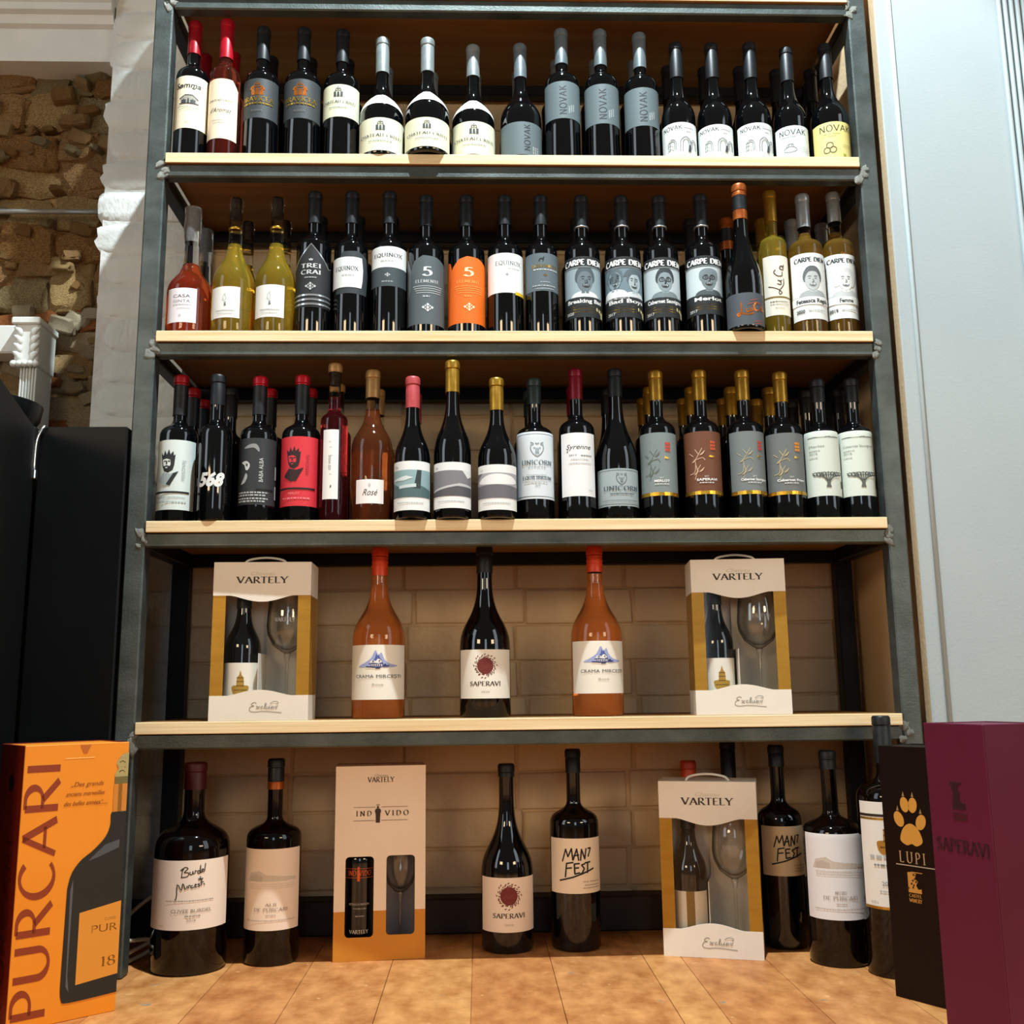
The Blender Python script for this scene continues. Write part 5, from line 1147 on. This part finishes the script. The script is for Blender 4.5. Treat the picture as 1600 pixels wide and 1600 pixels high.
def gift_box(loc, rz, W, H, Dp, label, wine_label, glass_label, art, wine_paper):
    t = .002; fr = .13 * W; wx = W / 2
    g = tag(empty('gift_box', loc, rz), label, 'gift box', 'white and gold gift boxes with window')
    zt, zb = .785 * H, .155 * H
    link_mesh('header_panel', sheet([(-wx, H), (wx, H)] + wave(-wx, wx, zt, -.040 * H)[::-1], t, -.0015), white_card, g)
    link_mesh('footer_panel', sheet([(wx, 0), (-wx, 0)] + wave(-wx, wx, zb, .036 * H), t, -.0015), white_card, g)
    for s in (-1, 1):
        a, b = sorted((s * wx, s * (wx - fr)))
        link_mesh('gold_band', box_bm(a, b, 0, t, zb - .01, zt + .01), gold_card, g)
        a, b = sorted((s * wx, s * (wx - t)))
        link_mesh('side_panel', box_bm(a, b, t, Dp, zb, zt), gold_card, g)
        link_mesh('side_panel_foot', box_bm(a, b, t, Dp, 0, zb), white_card, g); link_mesh('side_panel_head', box_bm(a, b, t, Dp, zt, H), white_card, g)
    link_mesh('back_panel', box_bm(-wx, wx, Dp, Dp + t, 0, H), white_card, g)
    link_mesh('base_panel', box_bm(-wx + t, wx - t, t, Dp, 0, t), white_card, g)
    link_mesh('lid_panel', box_bm(-wx + t, wx - t, t, Dp, H - t, H), white_card, g)
    link_mesh('backing_card', box_bm(-.004, wx - t, Dp - .012, Dp - .010, t, H - t), grey_card, g)
    link_mesh('divider', box_bm(-.0052, -.004, .006, Dp - .012, t, H * .42), white_card, g)
    bm = bmesh.new(); q = [bm.verts.new(p) for p in ((-wx + fr - .004, .0035, zb - .008), (wx - fr + .004, .0035, zb - .008), (wx - fr + .004, .0035, zt + .008), (-wx + fr - .004, .0035, zt + .008))]; bm.faces.new(q)
    link_mesh('film_window', bm, film, g)
    hd = smooth_pts([(-.045, .03, H - .002), (-.035, .03, H + .008), (0, .03, H + .013), (.035, .03, H + .008), (.045, .03, H - .002)], 5)
    link_mesh('cord_handle', tube_bm(hd, .0025, 8), white_card, g, smooth=True)
    A = Art(W, H); A.t('Chateau', .0, .915, .022, '#cfc5b0', w=.5, shear=.4); A.t('VARTELY', 0, .865, .040, '#38302a', w=1.04, font='serif', thick=.2, thin=.05, gap=.08)
    A.g(SCRIPT_EX, .25, .075, .028, .0042, '#96938a')
    A.build('lettering', g, flat_map((0, -.0015, 0), (1, 0, 0), (0, 0, 1), (0, -1, 0)), .0003)
    c, s_ = math.cos(rz), math.sin(rz)
    def w(x, y, z): return (loc[0] + c * x - s_ * y, loc[1] + s_ * x + c * y, loc[2] + z)
    bottle_in(w(-.045, .046, t), H * .93, .0365, 'flute', wine_paper, H * .02, H * .355, art, wine_label, rz=rz)
    goblet(w(.0465, .048, t), H * .88, .0440, glass_label, rz=rz)
    return g
gift_box((-.5345, .030, SH[4]), R(1), .199, .322, .10, 'white and gold gift box with window standing at left on the lowest board', 'dark bottle with golden bell label inside the left shelf gift box', 'clear wine glass inside the left shelf gift box', a_boxwine, '#f0ece0')
gift_box((.460, .050, SH[4]), R(-5), .197, .324, .10, 'white and gold gift box with window standing at right on the lowest board', 'dark bottle with golden bell label inside the right shelf gift box', 'clear wine glass inside the right shelf gift box', a_boxwine, '#f0ece0')
gift_box((.3785, .0705, 0), R(-16), .198, .343, .10, 'white and gold gift box with window standing on the floor', 'dark bottle with plain gold striped label inside the floor gift box', 'clear wine glass inside the floor gift box', a_plainwine, '#e9dcc8')

# cream and orange box with two rounded windows
def panel_holes(W, H, t, holes, rr, split, ms):
    bm = bmesh.new(); es = []
    def loop(p):
        vv = [bm.verts.new((x, 0, z)) for x, z in p]
        for i in range(len(vv)): es.append(bm.edges.new((vv[i], vv[(i + 1) % len(vv)])))
    loop([(-W / 2, 0), (W / 2, 0), (W / 2, H), (-W / 2, H)])
    for x0, x1, z0, z1 in holes:
        loop(arc(x1 - rr, z1 - rr, rr, rr, 0, 90, 5) + arc(x0 + rr, z1 - rr, rr, rr, 90, 180, 5) + arc(x0 + rr, z0 + rr, rr, rr, 180, 270, 5) + arc(x1 - rr, z0 + rr, rr, rr, 270, 360, 5))
    bmesh.ops.triangle_fill(bm, use_beauty=True, edges=es)
    bmesh.ops.bisect_plane(bm, geom=bm.verts[:] + bm.edges[:] + bm.faces[:], plane_co=(0, 0, split), plane_no=(0, 0, 1))
    for f in bm.faces: f.material_index = 1 if f.calc_center_median().z < split else 0
    r = bmesh.ops.extrude_face_region(bm, geom=bm.faces[:])
    for v in r['geom']:
        if isinstance(v, bmesh.types.BMVert): v.co.y += t
    bmesh.ops.recalc_face_normals(bm, faces=bm.faces[:])
    return bm
cream_card = mat('cream_card', '#f2e0cc', '#ecd8c2', rough=.5, scale=(6, 6, 6)); orange_card = mat('ochre_card', '#d08a2c', '#c47f24', rough=.5, scale=(10, 10, 10))
W, H, Dp = .185, .381, .095; loc = (-.293, .105, 0); rz = R(6)
g = tag(empty('gift_box', loc, rz), 'cream gift box with orange foot and two rounded windows on the floor', 'gift box')
link_mesh('front_panel', panel_holes(W, H, .002, [(-.07, -.0125, .118 * H, .528 * H), (.013, .071, .125 * H, .53 * H)], .008, .25 * H, None), [cream_card, orange_card], g)
for s in (-1, 1):
    a, b = sorted((s * W / 2, s * (W / 2 - .002)))
    link_mesh('side_panel', box_bm(a, b, .002, Dp, .25 * H, H), cream_card, g); link_mesh('side_panel_foot', box_bm(a, b, .002, Dp, 0, .25 * H), orange_card, g)
link_mesh('back_panel', box_bm(-W / 2, W / 2, Dp, Dp + .002, 0, H), cream_card, g); link_mesh('lid_panel', box_bm(-W / 2 + .002, W / 2 - .002, .002, Dp, H - .002, H), cream_card, g)
link_mesh('base_panel', box_bm(-W / 2 + .002, W / 2 - .002, .002, Dp, 0, .002), orange_card, g)
link_mesh('divider', box_bm(-.001, .001, .004, Dp, .002, H * .7), cream_card, g)
link_mesh('backing_card', box_bm(.002, W / 2 - .002, Dp - .008, Dp - .006, .002, H * .9), mat('blue_grey_card', '#8a8d92', '#7d8086', rough=.5, scale=(6, 6, 6)), g)
A = Art(W, H)
A.t('Chateau', .0, .945, .011, '#8f8273', w=.3, shear=.3); A.t('VARTELY', .0, .915, .026, '#4a3d30', w=.58, font='serif', thick=.2)
A.t('IND', -.37, .738, .026, '#3d3026', w=.34, font='serif', thick=.2, gap=.4); A.t('VIDO', .36, .738, .026, '#3d3026', w=.52, font='serif', thick=.2, gap=.4)
A.rect(-.6, .782, -.12, .785, '#8f7a62'); A.rect(.02, .782, .6, .785, '#8f7a62'); A.rect(-.6, .712, -.12, .715, '#8f7a62'); A.rect(.02, .712, .6, .715, '#8f7a62')
A.gp([smooth_pts([(-.5, -2.2), (-.55, -.2), (-.75, .6), (-.4, 1.15), (.4, 1.15), (.75, .6), (.55, -.2), (.5, -2.2)], 3), smooth_pts([(-.28, 1.5), (0, 1.8), (.28, 1.5), (0, 1.2)], 3, True), [(-.4, 1.95), (.4, 1.95), (.4, 2.1), (-.4, 2.1)]], -.06, .75, .022, '#3a2a20')
A.build('lettering', g, flat_map((0, 0, 0), (1, 0, 0), (0, 0, 1), (0, -1, 0)), .0004)
c, s_ = math.cos(rz), math.sin(rz)
def wl(x, y, z): return (loc[0] + c * x - s_ * y, loc[1] + s_ * x + c * y, z)
bottle_in(wl(-.0415, .045, .002), H * .84, .036, 'bord', None, H * .12, H * .54, a_indiv, 'dark bottle with orange figure emblem inside the cream and orange box', ha=60, rz=rz)
goblet(wl(.043, .046, .002), H * .66, .036, 'clear wine glass inside the cream and orange box', False, rz=rz)

def card_box(name, loc, rz, W, H, Dp, ms, label, art=None, side_art=None, lip=None, cat='gift box'):
    """a closed carton: front, sides, back, top flap; art on the front and the left side"""
    g = tag(empty(name, loc, rz), label, cat); front, side, top = ms; t = .0025
    link_mesh('front_panel', box_bm(-W / 2, W / 2, 0, t, 0, H, bevel=.0008), front, g)
    for s in (-1, 1):
        a, b = sorted((s * W / 2, s * (W / 2 - t)))
        link_mesh('side_panel', box_bm(a, b, t, Dp, 0, H, bevel=.0008), side, g)
    link_mesh('back_panel', box_bm(-W / 2 + t, W / 2 - t, Dp - t, Dp, 0, H), side, g)
    link_mesh('top_flap', box_bm(-W / 2 + t, W / 2 - t, t, Dp - t, H - .004, H - .0015, bevel=.0008), top, g)
    if art:
        A = Art(W, H); art(A); A.build('lettering', g, flat_map((0, 0, 0), (1, 0, 0), (0, 0, 1), (0, -1, 0)), .0004)
    if side_art:
        A = Art(Dp, H); side_art(A); A.build('side_print', g, flat_map((-W / 2, Dp / 2, 0), (0, -1, 0), (0, 0, 1), (-1, 0, 0)), .0004)
    return g
# big orange carton, front left
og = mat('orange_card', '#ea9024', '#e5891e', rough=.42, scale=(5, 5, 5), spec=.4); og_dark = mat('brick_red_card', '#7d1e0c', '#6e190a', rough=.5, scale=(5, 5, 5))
def a_purc(A):
    A.t('PURCARI', -.33, .025, .118, '#8a3410', rot=90, al='l', w=.915, font='serif', serif=False, thick=.155, thin=.085, gap=.09)
    A.poly([(.02, .995), (.24, .995), (.16, .963), (.10, .963)], '#b8621a'); A.rect(-.25, .945, .32, .948, '#f7c56a')
    for i, tx in enumerate(('\u201eDes grands', 'anciens merveilles', 'des belles ann\u00e9es\u201c')): A.t(tx, .20 - .03 * i, .84 - i * .035, .017, '#7d3410', w=.62 + .12 * (i > 0), shear=.35)
    A.t('Pushkin' if False else 'anno', .5, .768, .008, '#a0501c', w=.25)
    A.poly(smooth_pts([(1.0, .735), (.72, .735), (.70, .69), (.62, .645), (.40, .60), (.16, .565), (.0, .52), (-.06, .47)], 4) + [(-.08, .12)] + smooth_pts([(-.08, .12), (-.05, .075), (.1, .062), (1.0, .068)], 3), '#1d1c16')
    A.poly([(.0, .46), (.04, .50), (.05, .46), (.04, .16), (.08, .10), (.02, .12)], '#53575a'); A.poly([(.3, .56), (.62, .615), (.9, .63), (.9, .60), (.55, .575)], '#4a4e52')
    A.rect(.73, .735, 1.0, .84, '#c8802c'); A.rect(.82, .735, .9, .84, '#e8b45a'); A.rect(.74, .84, 1.0, .868, '#6e6234')
    A.poly(smooth_pts([(1.0, .96), (.86, .95), (.76, .92), (.8, .90), (.74, .868), (1.0, .868)], 3), '#a89a62')
    for i in range(4): A.g([[(-1, 0), (0, .5), (1, -.2)]], .88, .885 + i * .018, .012, .004, '#efe6bd' if i % 2 else '#5e5228')
    A.poly([(.2, .375), (1.0, .40), (1.0, .135), (.2, .120)], '#d98f30'); A.t('CUVEE', .8, .335, .011, '#7d4a14', w=.22); A.t('PUR', .70, .295, .028, '#5e3410', w=.5, font='sans'); A.t('18', .80, .17, .034, '#7d4a14', w=.28, font='serif')
def a_purc_side(A):
    A.ell(.05, .86, .03, .032, '#120302', 16)
    A.t('PURCARI', .5, .06, .07, '#5a1408', rot=90, al='l', w=.6, font='serif', serif=False, thick=.15, thin=.09)
pf = Vector((-0.8481, -0.3060)); pe = Vector((-.714, -.1935)); px = (pe - pf); rzp = math.atan2(px.y, px.x)
pc = (pf + pe) / 2
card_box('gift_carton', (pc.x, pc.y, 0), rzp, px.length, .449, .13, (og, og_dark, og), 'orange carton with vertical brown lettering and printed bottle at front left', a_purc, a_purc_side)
# dark brown carton with paw print
lup = mat('dark_brown_card', '#140704', '#0f0503', rough=.38, scale=(5, 5, 5), spec=.25)
def a_lupi(A):
    for x, y, rx, ry, ro in ((-.16, .765, .020, .031, 8), (.13, .765, .020, .031, -8), (-.40, .705, .022, .032, 22), (.38, .70, .022, .032, -22)):
        A.ell(x, y, rx, ry, '#d0953a', 18, ro); A.n -= 1
        A.gp([[(-.5, 0), (.5, 0), (.1, 1.7)]], x + (-.03 if x < 0 else .01) , y + ry + .002, .012, '#9a7c4e'); A.n -= 1
    A.gp([smooth_pts([(-1.1, -.5), (-.9, .3), (-.5, .8), (0, 1.0), (.5, .8), (.9, .3), (1.1, -.5), (.5, -.9), (0, -.75), (-.5, -.9)], 4, True)], 0, .645, .046, '#d0953a')
    A.n += 1
    A.t('LUPI', -.02, .535, .042, '#b3926a', w=.92, font='serif', thick=.16, thin=.06, gap=.35); A.rect(-.62, .522, .75, .526, '#b3a28a')
    q = random.Random(2)
    A.gp([[(-1, 1.4), (-.2, 1.5), (.3, 1.3), (.1, .7), (.5, .3), (.2, -.2), (.5, -.7), (1, -.6), (1, -1.2), (-1, -1.2)]], 0, .455, .030, '#c48a3a')
    for i in range(9): A.gp([[(0, 0), (.25, .1), (.2, .35), (-.05, .25)]], -.15 + q.uniform(-.12, .2), .455 + q.uniform(-.03, .03), .030, '#3a1c0c'); A.n -= 1
    A.n += 1
    A.rect(-.1, .498, .3, .501, '#c48a3a'); A.t('CASTEL', .0, .402, .012, '#c48a3a', w=.44, font='serif', thick=.24); A.t('WINERY', .0, .382, .014, '#c48a3a', w=.44, font='serif', thick=.24)
lx = Vector((.695 - .635, -.297 + .205)); lc = Vector(((.695 + .635) / 2, (-.297 - .205) / 2)); rzl = math.atan2(lx.y, lx.x)
card_box('gift_carton', (lc.x, lc.y, 0), rzl, lx.length, .426, .10, (lup, lup, lup), 'dark brown carton with golden paw print at right on the floor', a_lupi)
# purple carton
pur = mat('plum_card', '#5e1433', '#55112d', rough=.45, scale=(5, 5, 5), spec=.4)
def a_pur(A):
    A.gp([[(-1, 1.4), (.9, 1.4), (.2, 1.1), (.0, .7), (.4, .3), (.15, -.2), (.5, -.7), (1, -.6), (1, -1.3), (-.8, -1.3), (-.6, .2)]], .0, .765, .032, '#2b0614'); A.rect(-.22, .705, .28, .712, '#3d0c1f'); A.rect(-.2, .69, .26, .698, '#3d0c1f')
    A.t('SAPERAVI', .02, .585, .040, '#33081a', w=1.72, font='serif', thick=.24, thin=.06)
qx = Vector((.676 - .637, -.52 + .40)); qc = Vector(((.676 + .637) / 2, (-.52 - .40) / 2)); rzq = math.atan2(qx.y, qx.x)
card_box('gift_carton', (qc.x, qc.y, 0), rzq, qx.length, .472, .13, (pur, pur, pur), 'tall plum purple carton at the right edge, nearest the camera', a_pur)
# two bottles whose necks show above the floor gift box
for x, y, h, cm, lb in ((.3755, .235, .375, 'orange', 'red capped bottle whose top shows above the floor gift box'), (.470, .255, .415, 'black', 'black bottle whose neck shows above the floor gift box')):
    bottle_in((x, y, 0), h, .045, 'magb', None, .1, .2, None, lb, cap=cm, group='bottles behind the floor gift box')
bpy.data.objects.remove(_fo)
